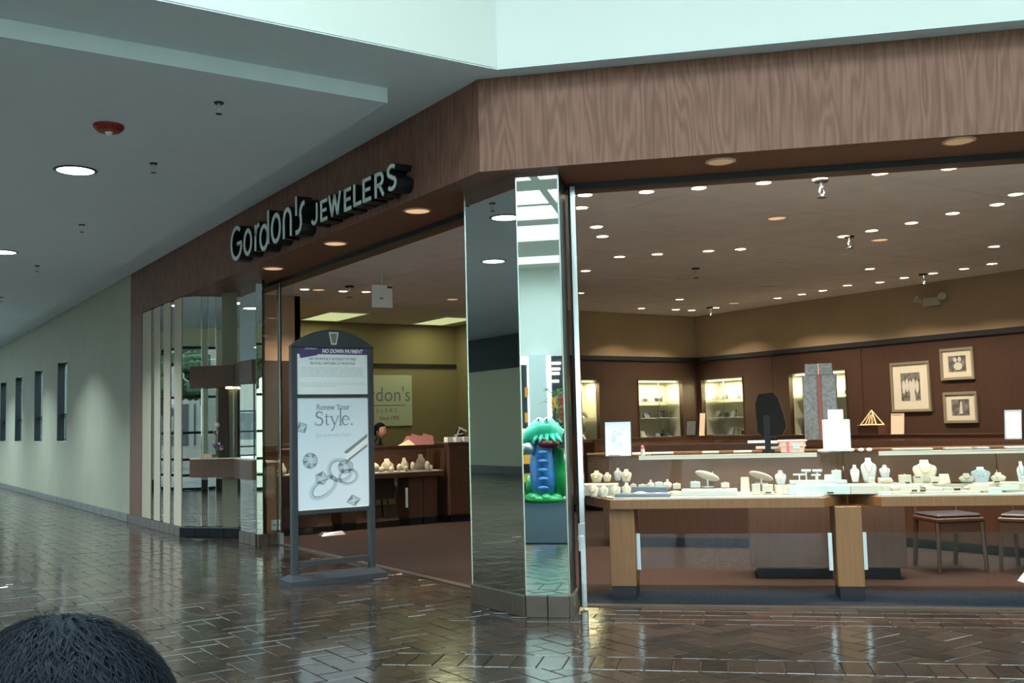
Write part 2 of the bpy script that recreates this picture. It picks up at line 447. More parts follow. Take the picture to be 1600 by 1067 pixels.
for i, q in enumerate(bricks):
    cx = sum(p[0] for p in q) / len(q); cy = sum(p[1] for p in q) / len(q)
    tx, ty = RB.gauss(0, .0032), RB.gauss(0, .0032); dz = RB.uniform(-.0012, .0012); sh = RB.random()
    if sum(q[k][0] * q[(k + 1) % len(q)][1] - q[(k + 1) % len(q)][0] * q[k][1] for k in range(len(q))) < 0: q = q[::-1]
    n = len(q); ins = .004
    loc = [(p[0] - cx, p[1] - cy) for p in q]
    def shr(p):
        L = math.hypot(*p) or 1; return (p[0] * (1 - ins / L), p[1] * (1 - ins / L))
    top = [(*shr(p), 0 + tx * p[0] + ty * p[1]) for p in loc]; mid = [(*p, -.004 + tx * p[0] + ty * p[1]) for p in loc]; bot = [(*p, -.016) for p in loc]
    vs = bot + mid + top
    fs = [tuple(2 * n + k for k in range(n))] + [(k, (k + 1) % n, n + (k + 1) % n, n + k) for k in range(n)] + [(n + k, n + (k + 1) % n, 2 * n + (k + 1) % n, 2 * n + k) for k in range(n)]
    if i in near:
        me = bpy.data.meshes.new('brick'); me.from_pydata(vs, [], fs); me.materials.append(M['brick'])
        at = me.attributes.new('shade', 'FLOAT', 'POINT'); at.data.foreach_set('value', [sh] * len(vs))
        o = bpy.data.objects.new('brick', me); COL.objects.link(o); o.parent = floor; o.location = (cx, cy, dz)
    else:
        k = len(BV); BV += [(a + cx, b + cy, c + dz) for a, b, c in vs]; BFc += [tuple(k + j for j in f) for f in fs]; BS += [sh] * len(vs)
me = bpy.data.meshes.new('brick_paving'); me.from_pydata(BV, [], BFc); me.materials.append(M['brick'])
at = me.attributes.new('shade', 'FLOAT', 'POINT'); at.data.foreach_set('value', BS)
o = bpy.data.objects.new('brick_paving', me); COL.objects.link(o); o.parent = floor; o['kind'] = 'stuff'
# far paving (pieces too small to tell apart): same sealed brick, one surface
far = G().box(WX, 3.83, 30.3, 42, -.014, 0).box(-26, WX - .01, -19, 9, -.014, 0).box(WX, -2.2, -19, 8.9, -.014, 0).box(-2.2, 9, -19, 2.1, -.014, 0).build('distant_paving', 'brick', floor, kind='stuff')

# --- shop floor
G().prism([(4.5, 11.7), (4.5, 6.42), (D(-1.0, 7.66).x, D(-1.0, 7.66).y), (D(3.5, 7.66).x, D(3.5, 7.66).y), (12.9, 2.7), (12.9, 16.4), (5.0, 16.4), (4.5, 13.3)], -.02, .004).build('floor_carpet', 'carpet', kind='structure')
G().prism([tuple(D(-1.2, 7.66)[:2]), tuple(D(3.6, 7.66)[:2]), tuple(D(3.6, 8.38)[:2]), tuple(D(-.9, 8.38)[:2])], -.018, .007).build('floor_carpet_border', 'carpet_blue', kind='structure')
G().prism([tuple(D(-1.35, 7.595)[:2]), tuple(D(3.6, 7.595)[:2]), tuple(D(3.6, 7.665)[:2]), tuple(D(-1.35, 7.665)[:2])], -.018, .010).build('trim_1', 'base_tile', kind='structure')
G().box(4.43, 4.505, 6.75, 11.7, -.018, .010).build('trim_2', 'base_tile', kind='structure')

# --- mall ceiling: beam at the light well, tray, strip along the wall
cm = 'mall_ceiling'
G().box(WX, 3.86, 5.875, 6.6, ZC, 3.95).build('ceiling_beam', cm, kind='structure')
G().box(3.34, 3.9, 6.6, 42, ZC, 4.1).box(WX, -3.6, 6.6, 42, ZC, 4.1).box(-3.6, 3.34, 6.6, 42, 3.95, 4.1).build('ceiling_border', cm, kind='structure')
dc = G()
dc.box(-3.3, 3.35, 6.6, 14.7, 3.742, 3.95)
k = 14.712
while k < 41:
    dc.box(-3.3, 3.35, k, k + 8, 3.742, 3.95); k += 8.012
dc.build('ceiling_tray', cm, kind='structure')
# --- corridor wall (left in the photo) with tall slot windows
wl = G(); wy = 16.49
slots = [(21.68, 22.72), (24.52, 25.62), (27.45, 28.6), (30.25, 31.38), (33.1, 34.2)]
edges = [16.49] + [e for s in slots for e in s] + [42]
for a, b in zip(edges[::2], edges[1::2]): wl.box(3.83, 3.985, a, b, 0, 3.86)
for a, b in slots: wl.box(3.83, 3.985, a, b, 0, 1.236).box(3.83, 3.985, a, b, 2.855, 3.86)
wall_l = wl.build('wall_left', 'cream_wall', kind='structure')
for i, (a, b) in enumerate(slots):
    t = thing('window_%d' % (i + 1), '', '', (3.965, (a + b) / 2, 1.236), kind='structure')
    h = 1.619; wd = (b - a) / 2
    f = G().box(-.13, .005, -wd, -wd + .03, 0, h).box(-.13, .005, wd - .03, wd, 0, h).box(-.03, .03, -wd, wd, 0, .05).box(-.03, .03, -wd, wd, h - .05, h)
    f.box(-.03, .03, -wd, wd, .52, .57)
    f.build('window_frame', 'black_metal', t)
    G().box(-.14, -.03, -wd + .03, wd - .03, 0, .012).build('window_sill', 'alu', t)
    G().box(-.006, .006, -wd + .03, wd - .03, .05, h - .05).build('pane', 'tint_glass', t)
# base tiles along the corridor wall
bb = thing('baseboard_left', '', '', (3.83, 16.49, 0), kind='structure')
y = 16.5; proto = None
while y < 41.4:
    if proto is None: proto = G().box(-.03, 0, 0, .592, 0, .125).build('tile', 'base_blue', bb, bevel=.004); o = proto
    else: o = proto.copy(); COL.objects.link(o); o.parent = bb
    o.location = (0, y - 16.49, 0); y += .6
# corridor end, opposite wall
fr = G().box(WX, 3.83, 42, 42.3, 3.4, 3.95)
fr.build('wall_back', 'cream_wall', kind='structure')
def glazing(name, x0, x1, ang, loc, zs=(.35, .72, 1.35, 2.2), top=3.4, step=1.25):
    t = thing(name, '', '', loc, ang, kind='structure'); g = G(); n = int((x1 - x0) / step)
    for i in range(n + 1):
        x = x0 + (x1 - x0) * i / n; g.box(x - .03, x + .03, -.04, .04, 0, top)
    for z in (*zs, top - .03, .03): g.box(x0, x1, -.035, .035, z - .03, z + .03)
    g.build('mullions', 'black_metal', t)
    for i in range(n):
        a = x0 + (x1 - x0) * i / n; b = x0 + (x1 - x0) * (i + 1) / n
        G().box(a, b, -.004, .004, .05, top - .05).build('pane', 'glass', t)
    return t
glazing('window_6', WX, 3.83, 0, (0, 42.1, 0), step=1.39)
glazing('window_7', 7.0, 14.6, PI / 2, (WX, 0, 0), zs=(.35, .72, 1.35, 2.2), top=3.4)
glazing('window_16', 29.0, 40.0, PI / 2, (WX, 0, 0), zs=(.35, .72, 1.35, 2.2), top=3.4, step=1.3)  # unseen entrance, added to throw daylight onto the far corridor wall
light('portal', 'AREA', (WX + .05, 34.5, 1.7), 1, rot=(0, -PI / 2, 0), shape='RECTANGLE', size=3.4, size_y=11, portal=True)
light('portal', 'AREA', (-1.7, 42.05, 1.7), 1, rot=(-PI / 2, 0, 0), shape='RECTANGLE', size=11, size_y=3.4, portal=True)
light('portal', 'AREA', (WX + .05, 10.8, 1.7), 1, rot=(0, -PI / 2, 0), shape='RECTANGLE', size=3.4, size_y=7.6, portal=True)
ow = G().box(WX - .3, WX, 14.6, 29, 0, ZC).box(WX - .3, WX, 40, 42, 0, ZC).box(WX - .3, WX, 29, 40, 3.4, ZC).box(WX - .3, WX, 5.87, 7.0, 0, ZC).box(WX - .3, WX, 7.0, 14.6, 3.4, ZC)
ow.build('wall_right', 'mall_cream', kind='structure')
tag(G().box(WX + .002, WX + .06, 19.0, 29.0, 2.9, 3.83).build('shop_fascia', 'dark_panel'), 'wide dark sign band high on the opposite corridor wall, seen in the mirrored column', 'sign band')
G().box(WX, WX + .03, 14.6, 28.9, 0, .22).build('baseboard_right', 'base_tile', kind='structure')

# --- outside: buildings and trees across the road from the two entrances
def bld(label, x0, x1, y0, y1, h, m_='ext_wall'):
    t = thing('building', label, 'building', ((x0 + x1) / 2, (y0 + y1) / 2, -.12)); a, b = (x1 - x0) / 2, (y1 - y0) / 2
    G().box(-a, a, -b, b, 0, h).build('walls', m_, t); G().box(-a - .3, a + .3, -b - .3, b + .3, h, h + .4).build('roof', 'track', t)
    n = int(max(a, b) * 2 / 3)
    for i in range(n):
        k = -max(a, b) + (i + .5) * 2 * max(a, b) / n
        if b > a: G().box(a, a + .04, k - .9, k + .9, 1.0, 2.6).build('window', 'dark_panel', t)
        else: G().box(k - .9, k + .9, -b - .04, -b, 1.0, 2.6).build('window', 'dark_panel', t)
bld('low grey building across the road from the side entrance, seen in the mirror strips', -34, -24, 2, 30, 6.5)
bld('low grey building beyond the far corridor entrance', -14, 12, 62, 72, 6.5)
def tree(label, x, y, s, seed):
    t = thing('tree', label, 'tree', (x, y, -.12), 0, 'trees outside the entrances'); rr = random.Random(seed)
    G().tube([(0, 0, 0), (.1, .05, 1.2 * s), (0, .1, 2.4 * s)], .16 * s, 8, .08 * s).build('trunk', 'dark_oak', t)
    g = G()
    for i in range(160):
        a, b, r = rr.uniform(0, 6.28), rr.uniform(-1, 1), rr.uniform(.5, 1.25) * s; q = Vector((math.cos(a) * math.sqrt(1 - b * b) * r, math.sin(a) * math.sqrt(1 - b * b) * r, 2.9 * s + b * r)); g.ball(q, rr.uniform(.12, .3) * s, 5, 3)
    g.build('foliage', 'tree_leaf', t, kind='stuff')
for i, (x, y) in enumerate([(-13, 8.6), (-15, 11.6), (-14.5, 14.9)]): tree('%s tree outside the side entrance, counted from the court' % ORD[i], x, y, 1.2, i)

# --- the light well: bulkheads above the mall ceiling, roof with skylights
A = [(3.85, 5.87), (10.8, -1.08), (10.8, -12), (4, -18.5), (-13.5, -18.5), (-24, -8), (-24, 1), (-18, 5.87)]
ZR = 7.1
bk = G(); n = len(A)
def wallseg(g, p, q, z0, z1, th=.2):
    p = Vector((p[0], p[1])); q = Vector((q[0], q[1])); d = (q - p).normalized(); nn = Vector((-d.y, d.x)) * th
    c = Vector((-5, -5)); 
    if (c - p).dot(nn) > 0: nn = -nn
    g.prism([tuple(p), tuple(q), tuple(q + nn), tuple(p + nn)], z0, z1)
for i in range(n): wallseg(bk, A[i], A[(i + 1) % n], ZC + .01, ZR + .1)
bk.build('wall_bulkhead', 'white_wall', kind='structure')
# narrow lip between the bulkhead and the wooden fascia
lip = G(); lip.prism([(3.80, 5.872), (3.85, 5.872), (10.85, -1.13), (11.0, -.9), (3.95, 6.2), (3.80, 6.2)], ZC + .0012, ZC + .0098); lip.build('trim_3', cm, kind='structure')
# roof: panels between long skylight openings that run parallel to the shopfront
rf = G(); op = [(-21.4, -19.9), (-16.9, -14.5), (-13.6, -11.9), (-11.6, -10.1), (-9.0, -6.0), (-3.8, -.8), (.8, 3.8)]  # first opening is an added skylight that brightens the far bulkhead
prev = -30
sk = []
for a, b in op:
    rf.prism([tuple(D(-22, prev)[:2]), tuple(D(22, prev)[:2]), tuple(D(22, a)[:2]), tuple(D(-22, a)[:2])], ZR, ZR + .25)
    for u in range(-20, 21, 4): rf.prism([tuple(D(u - .1, a)[:2]), tuple(D(u + .1, a)[:2]), tuple(D(u + .1, b)[:2]), tuple(D(u - .1, b)[:2])], ZR, ZR + .2)
    sk.append((a, b)); prev = b
rf.prism([tuple(D(-22, prev)[:2]), tuple(D(22, prev)[:2]), tuple(D(22, 10)[:2]), tuple(D(-22, 10)[:2])], ZR, ZR + .25)
rf.build('ceiling_roof', 'white_wall', kind='structure')
for i, (a, b) in enumerate(sk):
    G().prism([tuple(D(-20, a)[:2]), tuple(D(20, a)[:2]), tuple(D(20, b)[:2]), tuple(D(-20, b)[:2])], ZR + .2, ZR + .21).build('window_%d' % (8 + i), 'glass', kind='structure')
    c = D(0, (a + b) / 2, ZR + .18)
    light('portal', 'AREA', c, 1, rot=(0, 0, DIAG), shape='RECTANGLE', size=40, size_y=b - a, portal=True)
# lower walls of the court (behind the camera)
lw = G()
for i in range(n):
    p, q = A[i], A[(i + 1) % n]
    if i in (0,): p = (7.3, 2.42)
    if i == 4: continue
    if i == n - 1: q = (WX, 5.87)
    wallseg(lw, p, q, 0, ZC + .02)
lw.build('wall_court', 'mall_cream', kind='structure')

# --- wooden fascia, soffit, door track
fs_ = G()
fs_.prism([(3.83, 6.105), (3.83, 16.49), (3.93, 16.49), (3.93, 6.147)], ZB, ZC - .002).build('wall_fascia_left', 'oak', kind='structure')
p1, p2 = D(uv((3.83, 6.105))[0], VF), D(5.0, VF)
q1, q2 = D(uv((3.83, 6.105))[0] + .041, VF + .1), D(5.0, VF + .1)
G().prism([tuple(p1[:2]), tuple(p2[:2]), tuple(q2[:2]), tuple(q1[:2])], ZB, ZC - .002).build('wall_fascia_right', 'oak', kind='structure')
VS = 7.60
cin = (4.44, VS * S2 - 4.44)
G().prism([(3.93, 6.15), (3.93, 15.8), (4.44, 15.8), cin], ZB, 3.26).build('ceiling_soffit_left', 'soffit', kind='structure')
G().prism([(3.93, 6.15), cin, tuple(D(5, VS)[:2]), tuple(D(5, VF + .1)[:2])], ZB, 3.26).build('ceiling_soffit_right', 'soffit', kind='structure')
e1 = D(5, VS); e2 = D(5, VS + .09); cin2 = (4.53, (VS + .09) * S2 - 4.53)
G().prism([(4.44, 13.3), cin, cin2, (4.53, 13.3)], ZB - .045, 3.2).build('trim_4', 'track', kind='structure')
G().prism([cin, tuple(e1[:2]), tuple(e2[:2]), cin2], ZB - .045, 3.2).build('trim_5', 'track', kind='structure')
e3 = D(5, VS + .24); cin3 = (4.66, (VS + .24) * S2 - 4.66)
G().prism([(4.53, 13.3), cin2, cin3, (4.66, 13.3)], ZB - .03, 3.2).build('trim_6', 'soffit', kind='structure')
G().prism([cin2, tuple(e2[:2]), tuple(e3[:2]), cin3], ZB - .03, 3.2).build('trim_7', 'soffit', kind='structure')

# --- shop ceiling: tiles with recessed joints
cl = thing('ceiling', '', '', (4.45, 2.4, 3.2), kind='structure')
G().prism([(4.45 - 4.45, 16.4 - 2.4), (0, cin[1] - 2.4), (D(5, VS).x - 4.45, D(5, VS).y - 2.4), (13 - 4.45, 0), (13 - 4.45, 14.0)], .022, .1).build('ceiling_backing', 'shop_ceiling', cl)
TS = 1.22
ti = 0
for i in range(7):
    for j in range(12):
        x0, y0 = 4.5 + i * TS, 2.4 + j * TS
        q = [(x0 + .004, y0 + .004), (x0 + TS - .004, y0 + .004), (x0 + TS - .004, y0 + TS - .004), (x0 + .004, y0 + TS - .004)]
        q = clip(q, 1, 1, (VS + .2) * S2); q = clip(q, -1, 0, -12.95) if len(q) > 2 else q; q = clip(q, 0, -1, -16.4) if len(q) > 2 else q
        if len(q) < 3 or area(q) < .01: continue
        G().prism([(a - 4.45, b - 2.4) for a, b in q], 0, .02).build('ceiling_tile', 'shop_ceiling', cl)

# --- shop walls
ZW = 2.44; XB = 12.83; YB = 13.3; YS = 16.3
cases = {'back': [(10.05, 10.58), (11.44, 12.45)], 'right': [(12.22, 13.2), (10.1, 11.2)]}
def wall_with_holes(name, lo, hi, holes, z0, z1, hz0, hz1, place, m):
    g = G(); e = [lo]
    for a, b in sorted(holes): e += [a, b]
    e.append(hi)
    for a, b in zip(e[::2], e[1::2]): place(g, a, b, z0, z1)
    for a, b in holes: place(g, a, b, z0, hz0); place(g, a, b, hz1, z1)
    return g.build(name, m, kind='structure')
CZ0, CZ1 = 1.08, 2.055
pb = lambda g, a, b, z0, z1: g.box(a, b, YB, YB + .08, z0, z1)
pr = lambda g, a, b, z0, z1: g.box(XB, XB + .08, a, b, z0, z1)
wall_with_holes('wall_back_wood', 9.6, XB, cases['back'], 0, ZW, CZ0, CZ1, pb, 'dark_oak')
wall_with_holes('wall_right_wood', 2.6, YB + .08, cases['right'], 0, ZW, CZ0, CZ1, pr, 'dark_oak')
G().box(9.6, XB, YB - .0, YB + .08, ZW, 3.21).build('wall_back_upper', 'shop_cream', kind='structure')
G().box(XB, XB + .08, 2.6, YB + .08, ZW, 3.21).build('wall_right_upper', 'shop_cream', kind='structure')
G().box(9.55, XB, YB - .03, YB, ZW - .05, ZW + .02).build('trim_8', 'dark_panel', kind='structure')
G().box(XB - .03, XB, 2.6, YB, ZW - .05, ZW + .02).build('trim_9', 'dark_panel', kind='structure')
# vertical panel joints of the wood walls: thin battens
for yv in (11.55, 9.8, 7.2):
    G().box(XB - .008, XB, yv, yv + .05, .0, ZW - .05).build('trim_10', 'dark_oak', kind='structure')
G().box(9.6, 9.68, YB + .08, YS, 0, 3.21).build('wall_office_side', 'shop_green', kind='structure')
G().box(5.35, 9.68, YS, YS + .1, 0, 3.21).build('wall_office_back', 'shop_green', kind='structure')
G().box(5.35, 9.6, YS - .03, YS, 2.42, 2.49).build('trim_11', 'dark_panel', kind='structure')
G().box(5.27, 5.35, YB, YS + .1, 0, 3.21).build('wall_office_left', 'shop_pink', kind='structure')
G().box(4.32, 5.35, YB, YB + .08, 2.3, 3.21).build('wall_left_upper', 'shop_pink', kind='structure')
G().box(4.75, 5.35, YB, YB + .08, 0, 2.3).build('wall_left_lower', 'dark_oak', kind='structure')
G().box(7.9, XB + .08, 2.5, 2.6, 0, 3.21).build('wall_shop_side', 'dark_oak', kind='structure')
G().box(3.93, 4.01, 13.65, 16.49, 0, ZB).build('wall_slats', 'dark_oak', kind='structure')
G().box(3.93, 5.3, 16.41, 16.49, 0, ZB + .1).build('wall_slats_end', 'dark_oak', kind='structure')
G().box(3.83, 4.01, 15.78, 16.49, 0, ZB).build('trim_12', 'soffit', kind='structure')
G().box(3.805, 3.83, 15.6, 16.49, 0, .125).build('baseboard_wood', 'base_tile', kind='structure')

# ================================================================== MIRRORED COLUMN
poly = [(4.09, 6.76), (4.09, 6.035), (4.31, 5.815), (4.55, 6.055), (4.55, 6.76)]
col = thing('mirror_column', 'five-sided column clad in tall mirrors at the corner of the shopfront', 'column', (4.3, 6.4, 0))
ctr = Vector((4.33, 6.4))
def inset(poly, d): 
    out = []
    for p in poly:
        v = Vector(p) - ctr; out.append(tuple(Vector(p) - v.normalized() * d))
    return out
G().prism(inset(poly, .02), 0, ZB - .001).build('core', 'black', col, world=True)
def panel(name, p, q, z0, z1, th, m, par, off=0, gap=.004, world=True):
    p = Vector(p); q = Vector(q); d = (q - p).normalized(); nn = Vector((-d.y, d.x))
    if (ctr - p).dot(nn) < 0: nn = -nn
    a, b = p + d * gap, q - d * gap
    return G().prism([tuple(a + nn * off), tuple(b + nn * off), tuple(b + nn * (off + th)), tuple(a + nn * (off + th))], z0, z1).build(name, m, par, world=True)
panel('mirror_panel', poly[0], poly[1], .15, ZB - .002, .02, 'mirror', col)
panel('mirror_panel', poly[1], poly[2], .15, ZB - .002, .02, 'mirror', col)
panel('side_panel', poly[2], poly[3], .15, ZB - .002, .02, 'black_metal', col)
panel('side_panel', poly[4], poly[0], .15, ZB - .002, .02, 'black_metal', col)
for p in (poly[1], poly[2], poly[0]): G().cyl(p[0], p[1], .15, ZB - .002, .006, 8).build('edge_bead', 'chrome', col, world=True)
# base tiles
def tiles(par, p, q, n, z0, z1, m='base_tile', out=.02):
    p = Vector(p); q = Vector(q); d = (q - p) / n; nn = Vector((-d.y, d.x)).normalized()
    if (ctr - p).dot(nn) > 0: nn = -nn
    for i in range(n):
        a = p + d * i + d.normalized() * .003; b = p + d * (i + 1) - d.normalized() * .003
        G().prism([tuple(a - nn * .02), tuple(b - nn * .02), tuple(b + nn * out), tuple(a + nn * out)], z0, z1).build('tile', m, par, world=True, bevel=.003)
tiles(col, poly[0], poly[1], 5, 0, .148); tiles(col, poly[1], poly[2], 2, 0, .148); tiles(col, poly[2], poly[3], 2, 0, .148)
# sliding glass door parked at the right of the column: chrome stile with lock
dr = thing('sliding_glass_door', 'narrow glass door with chrome edge and lock at the right side of the mirrored column', 'door', (*D(-1.003, 7.50)[:2], 0), DIAG)
G().box(-.018, .018, -.03, .03, .02, ZB - .05).build('stile', 'chrome', dr)
G().box(-.036, -.02, -.025, .025, .02, ZB - .05).build('edge_seal', 'black', dr)
G().box(-.03, .02, -.045, -.03, .42, .62).build('lock_plate', 'chrome', dr)
G().box(-.03, .005, -.07, -.045, .50, .53).build('latch', 'chrome', dr)

# ================================================================== ALCOVE LEFT: slats, mirrors, vitrine
al = thing('slat_screen', 'cream vertical slats with mirror strips between them, left end of the shopfront', 'screen', (3.9, 14.5, 0))
sl = [(15.24, 15.74), (14.74, 15.06), (14.22, 14.56), (13.68, 14.03)]
for i, (a, b) in enumerate(sl):
    G().prism([(3.83, a), (3.83, b), (3.838, b), (3.838, a)], .125, 3.16).build('slat', 'slat_cream', al, world=True, bevel=.002)
gaps = [(15.05, 15.25), (14.55, 14.75), (14.02, 14.23), (13.45, 13.69), (15.73, 15.79)]
for a, b in gaps:
    G().prism([(3.84, b), (3.84 + (b - a) * .8, a), (3.85 + (b - a) * .8, a + .01), (3.85, b + .01)], .125, 3.16).build('mirror_strip', 'mirror', al, world=True)
ab = thing('baseboard_alcove', '', '', (3.9, 13.5, 0), kind='structure')
pl = [(3.80, 15.6), (3.80, 13.62), (4.33, 12.86), (4.28, 12.4), (4.55, 12.4), (4.6, 13.3), (3.9, 15.6)]
G().prism(pl, 0, .12).build('plinth_body', 'black', ab, world=True)
ctr = Vector((4.4, 13.6))
for i in range(3): pass
tiles(ab, (3.80, 15.58), (3.80, 13.62), 8, 0, .125, 'base_tile', .008)
tiles(ab, (3.80, 13.62), (4.33, 12.86), 4, 0, .125, 'black_metal', .008)
# faceted mirror strips at the back of the alcove
mc = thing('mirror_strips', 'cluster of narrow vertical mirror strips behind the hanging glass vitrine', 'mirror')
P, Q = Vector((3.95, 13.52)), Vector((4.48, 12.80)); K = 8; dd = (Q - P) / K
angs = [2, -7, 5, -9, 0, 4, -5, 8]
for i in range(K):
    c = P + dd * (i + .5); a = math.atan2(dd.y, dd.x) + math.radians(angs[i]); h = dd.length * .52
    e = Vector((math.cos(a), math.sin(a))) * h; nn = Vector((-e.y, e.x)).normalized() * .01
    G().prism([tuple(c - e), tuple(c + e), tuple(c + e + nn), tuple(c - e + nn)], .125, ZB - .002).build('mirror_strip', 'mirror' if i not in (4, 5) else 'frame_taupe', mc, world=True)  # two strips are flat taupe: a dark reflection put into the colour
G().prism([(3.975, 13.6), (4.5, 12.83), (4.55, 12.86), (4.03, 13.6)], .12, ZB - .002).build('backing', 'black', mc, world=True)
# small mirrored column at the alcove's right
c2 = thing('mirror_column', 'slim mirrored column on a tiled base right of the hanging vitrine', 'column', (4.3, 12.1, 0))
ctr = Vector((4.3, 12.1))
q2 = [(4.19, 12.4), (4.185, 11.80), (4.24, 11.74), (4.30, 11.80), (4.30, 12.4)]
G().prism(inset(q2, .015), 0, ZB - .002).build('core', 'black', c2, world=True)
panel('mirror_panel', q2[0], q2[1], .14, ZB - .004, .012, 'mirror', c2)
panel('mirror_panel', q2[1], q2[2], .14, ZB - .004, .012, 'mirror', c2)
tiles(c2, q2[0], q2[1], 3, 0, .138); tiles(c2, (4.18, 11.76), (4.45, 11.76), 2, 0, .138)

# hanging vitrine
vt = thing('hanging_vitrine', 'oak and glass display box hanging in the alcove with flowers inside', 'vitrine', (4.1, 13.1, .77))
vp = [(3.86, 13.40), (3.965, 13.2), (4.27, 12.89), (4.15, 12.3), (4.15, 11.86), (4.182, 11.86), (4.182, 12.42), (4.36, 12.5), (4.40, 12.90), (3.93, 13.50)]
G().prism(vp, .77, 1.005).build('lower_box', 'vitrine_oak', vt, world=True)
G().prism(vp, 1.93, 2.21).build('upper_box', 'vitrine_oak', vt, world=True)
G().prism(vp, 1.005, 1.02).build('floor_panel', 'cream_leather', vt, world=True)
ctr = Vector((4.15, 13.2))
for i in range(4): panel('glass_pane', vp[i], vp[i + 1], 1.02, 1.93, .006, 'case_glass', vt, .004)
G().prism([(4.13, 13.07), (4.22, 12.97), (4.24, 12.99), (4.15, 13.09)], 1.02, 1.93).build('back_panel', 'dark_oak', vt, world=True)
for p in vp[1:3]: G().cyl(p[0], p[1], 1.02, 1.93, .008, 6).build('corner_post', 'chrome', vt, world=True)
G().cyl(4.25, 12.99, 1.905, 1.93, .05, 12).build('lamp', 'lamp_warm', vt, world=True)
fl = thing('flower_arrangement', 'purple and pale flowers standing inside the hanging vitrine', 'flowers', (4.16, 13.10, 1.02))
rr = random.Random(5)
g = G(); gf = G(); gl2 = G()
for i in range(26):
    a = rr.uniform(0, 2 * PI); r = rr.uniform(.0, .085); h = rr.uniform(.12, .5)
    p = (math.cos(a) * r * .6, math.sin(a) * r * .6, 0); q = (math.cos(a) * r, math.sin(a) * r, h)
    g.tube([p, q], .003, 4)
    G().ball(q, rr.uniform(.018, .036), 7, 5).build('bloom', 'flower' if i % 3 else 'cream_leather', fl)
    g.add([(q[0], q[1], h * .5), (q[0] + .04, q[1] + .01, h * .6), (q[0] + .01, q[1] + .03, h * .55)], [(0, 1, 2)])
g.build('stems', 'leaf', fl)
tag(G().box(-.09, .09, -.05, .05, 0, .05).build('display_riser', 'tan_block', loc=(4.03, 13.2, 1.021), rotz=DIAG, bevel=.004), 'low tan block on the floor of the hanging vitrine', 'block')

# window display counter right of the slim column, behind the parked glass
wp = thing('window_counter', 'oak panelled window counter with a grey socket plate near its foot', 'counter', (4.38, 11.9, 0))
G().box(4.31, 4.44, 11.80, 12.6, .14, .97).build('body', 'counter_oak', wp, world=True)
G().box(4.30, 4.45, 11.785, 12.61, .97, .99).build('top', 'cream_leather', wp, world=True)
so = G().box(4.36, 4.438, 11.79, 11.80, .17, .29).build('socket_plate', 'alu', wp, world=True)
o = G().cyl(0, 0, 0, .005, .016, 10).build('socket', 'ink_grey', so)
o.location = (4.40 - 4.38, 11.79 - 11.9, .23); o.rotation_euler = (PI / 2, 0, 0)
gp = thing('glass_screen', 'parked glass door panel with a black and chrome edge left of the poster stand', 'door', (4.45, 11.73, 0))
G().box(4.25, 4.64, 11.728, 11.736, .03, ZB - .05).build('pane', 'glass', gp, world=True)
G().box(4.452, 4.468, 11.70, 11.76, .02, ZB - .04).build('stile', 'black_metal', gp, world=True)
G().box(4.436, 4.450, 11.70, 11.75, .02, ZB - .04).build('stile', 'chrome', gp, world=True)
G().box(4.43, 4.475, 11.69, 11.77, .006, .14).build('bottom_rail', 'alu', gp, world=True)
# branch screen in the opening of the left wall
bs = thing('branch_screen', 'pale curtain panel with dark bare branches behind the window counter', 'screen', (4.45, YB + .04, .9))
G().box(4.33, 4.74, YB + .03, YB + .05, .9, 2.0).build('panel', 'curtain', bs, world=True)
G().box(4.33, 4.74, YB + .0, YB + .06, 2.0, 2.29).build('header', 'dark_panel', bs, world=True)
g = G()
def branch(g, p, a, L, d):
    q = (min(4.72, max(4.35, p[0] + math.sin(a) * L)), p[1] - .0, p[2] + math.cos(a) * L); g.tube([p, q], .006 * (.7 ** d) , 4)
    if d < 4:
        for s in (-1, 1): branch(g, q, a + s * rr.uniform(.2, .5), L * rr.uniform(.6, .85), d + 1)
for x in (4.42, 4.54, 4.66): branch(g, (x, YB + .018, .92), rr.uniform(-.2, .2), .33, 0)
g.build('branches', 'black', bs, world=True)
g = G()
for i in range(14): g.ball((rr.uniform(4.36, 4.6), YB - .012, rr.uniform(2.03, 2.26)), .018, 6, 4)
g.build('foliage', 'leaf', bs, world=True)
G().box(4.36, 4.74, YB - .25, YB + .0, 0, .9).build('base_cabinet', 'dark_oak', bs, world=True)

# ================================================================== SHOP SIGN LETTERS
sg = thing('shop_sign', 'raised white channel letters reading GORDON\'S JEWELERS on the oak fascia'.replace("GORDON'S JEWELERS", 'the jeweller\'s name'), 'sign', (FX, 0, 0), -PI / 2)
# local frame: x runs towards the camera (world -Y), y into the wall (world +X), so x_local = -Y
DEP = .15
def arc(cx, cz, rx, rz, a0, a1, n=16): return [(cx + rx * math.cos(math.radians(a0 + (a1 - a0) * i / n)), cz + rz * math.sin(math.radians(a0 + (a1 - a0) * i / n))) for i in range(n + 1)]
def letter(strokes, x, z, sx, sz):
    body = G(); face = G()
    for pts, wd, closed in strokes:
        pp = [(x + a * sx, z + b * sz) for a, b in pts]
        ww = [v * sz for v in wd] if isinstance(wd, list) else wd * sz
        if closed: pp = pp[:-1]; ww = ww[:-1] if isinstance(ww, list) else ww
        body.ribbon(pp, [v + .022 for v in ww] if isinstance(ww, list) else ww + .022, -DEP, 0, closed)
        face.ribbon(pp, ww, -DEP - .006, -DEP, closed)
    b = body.build('letter', 'black_metal', sg); face.build('letter_face', 'sign_face', b)
wv = lambda n, a, b: [a + (b - a) * abs(math.sin(PI * i / n)) for i in range(n + 1)]
O_ = lambda cx, rx, rz, cz: (arc(cx, cz, rx, rz, 0, 360, 24), [.10 + .07 * abs(math.sin(math.radians(15 * i))) for i in range(25)], True)
LX = FX - DEP
def lp(px, py): q = onX(px, py, LX); return -q.y, q.z
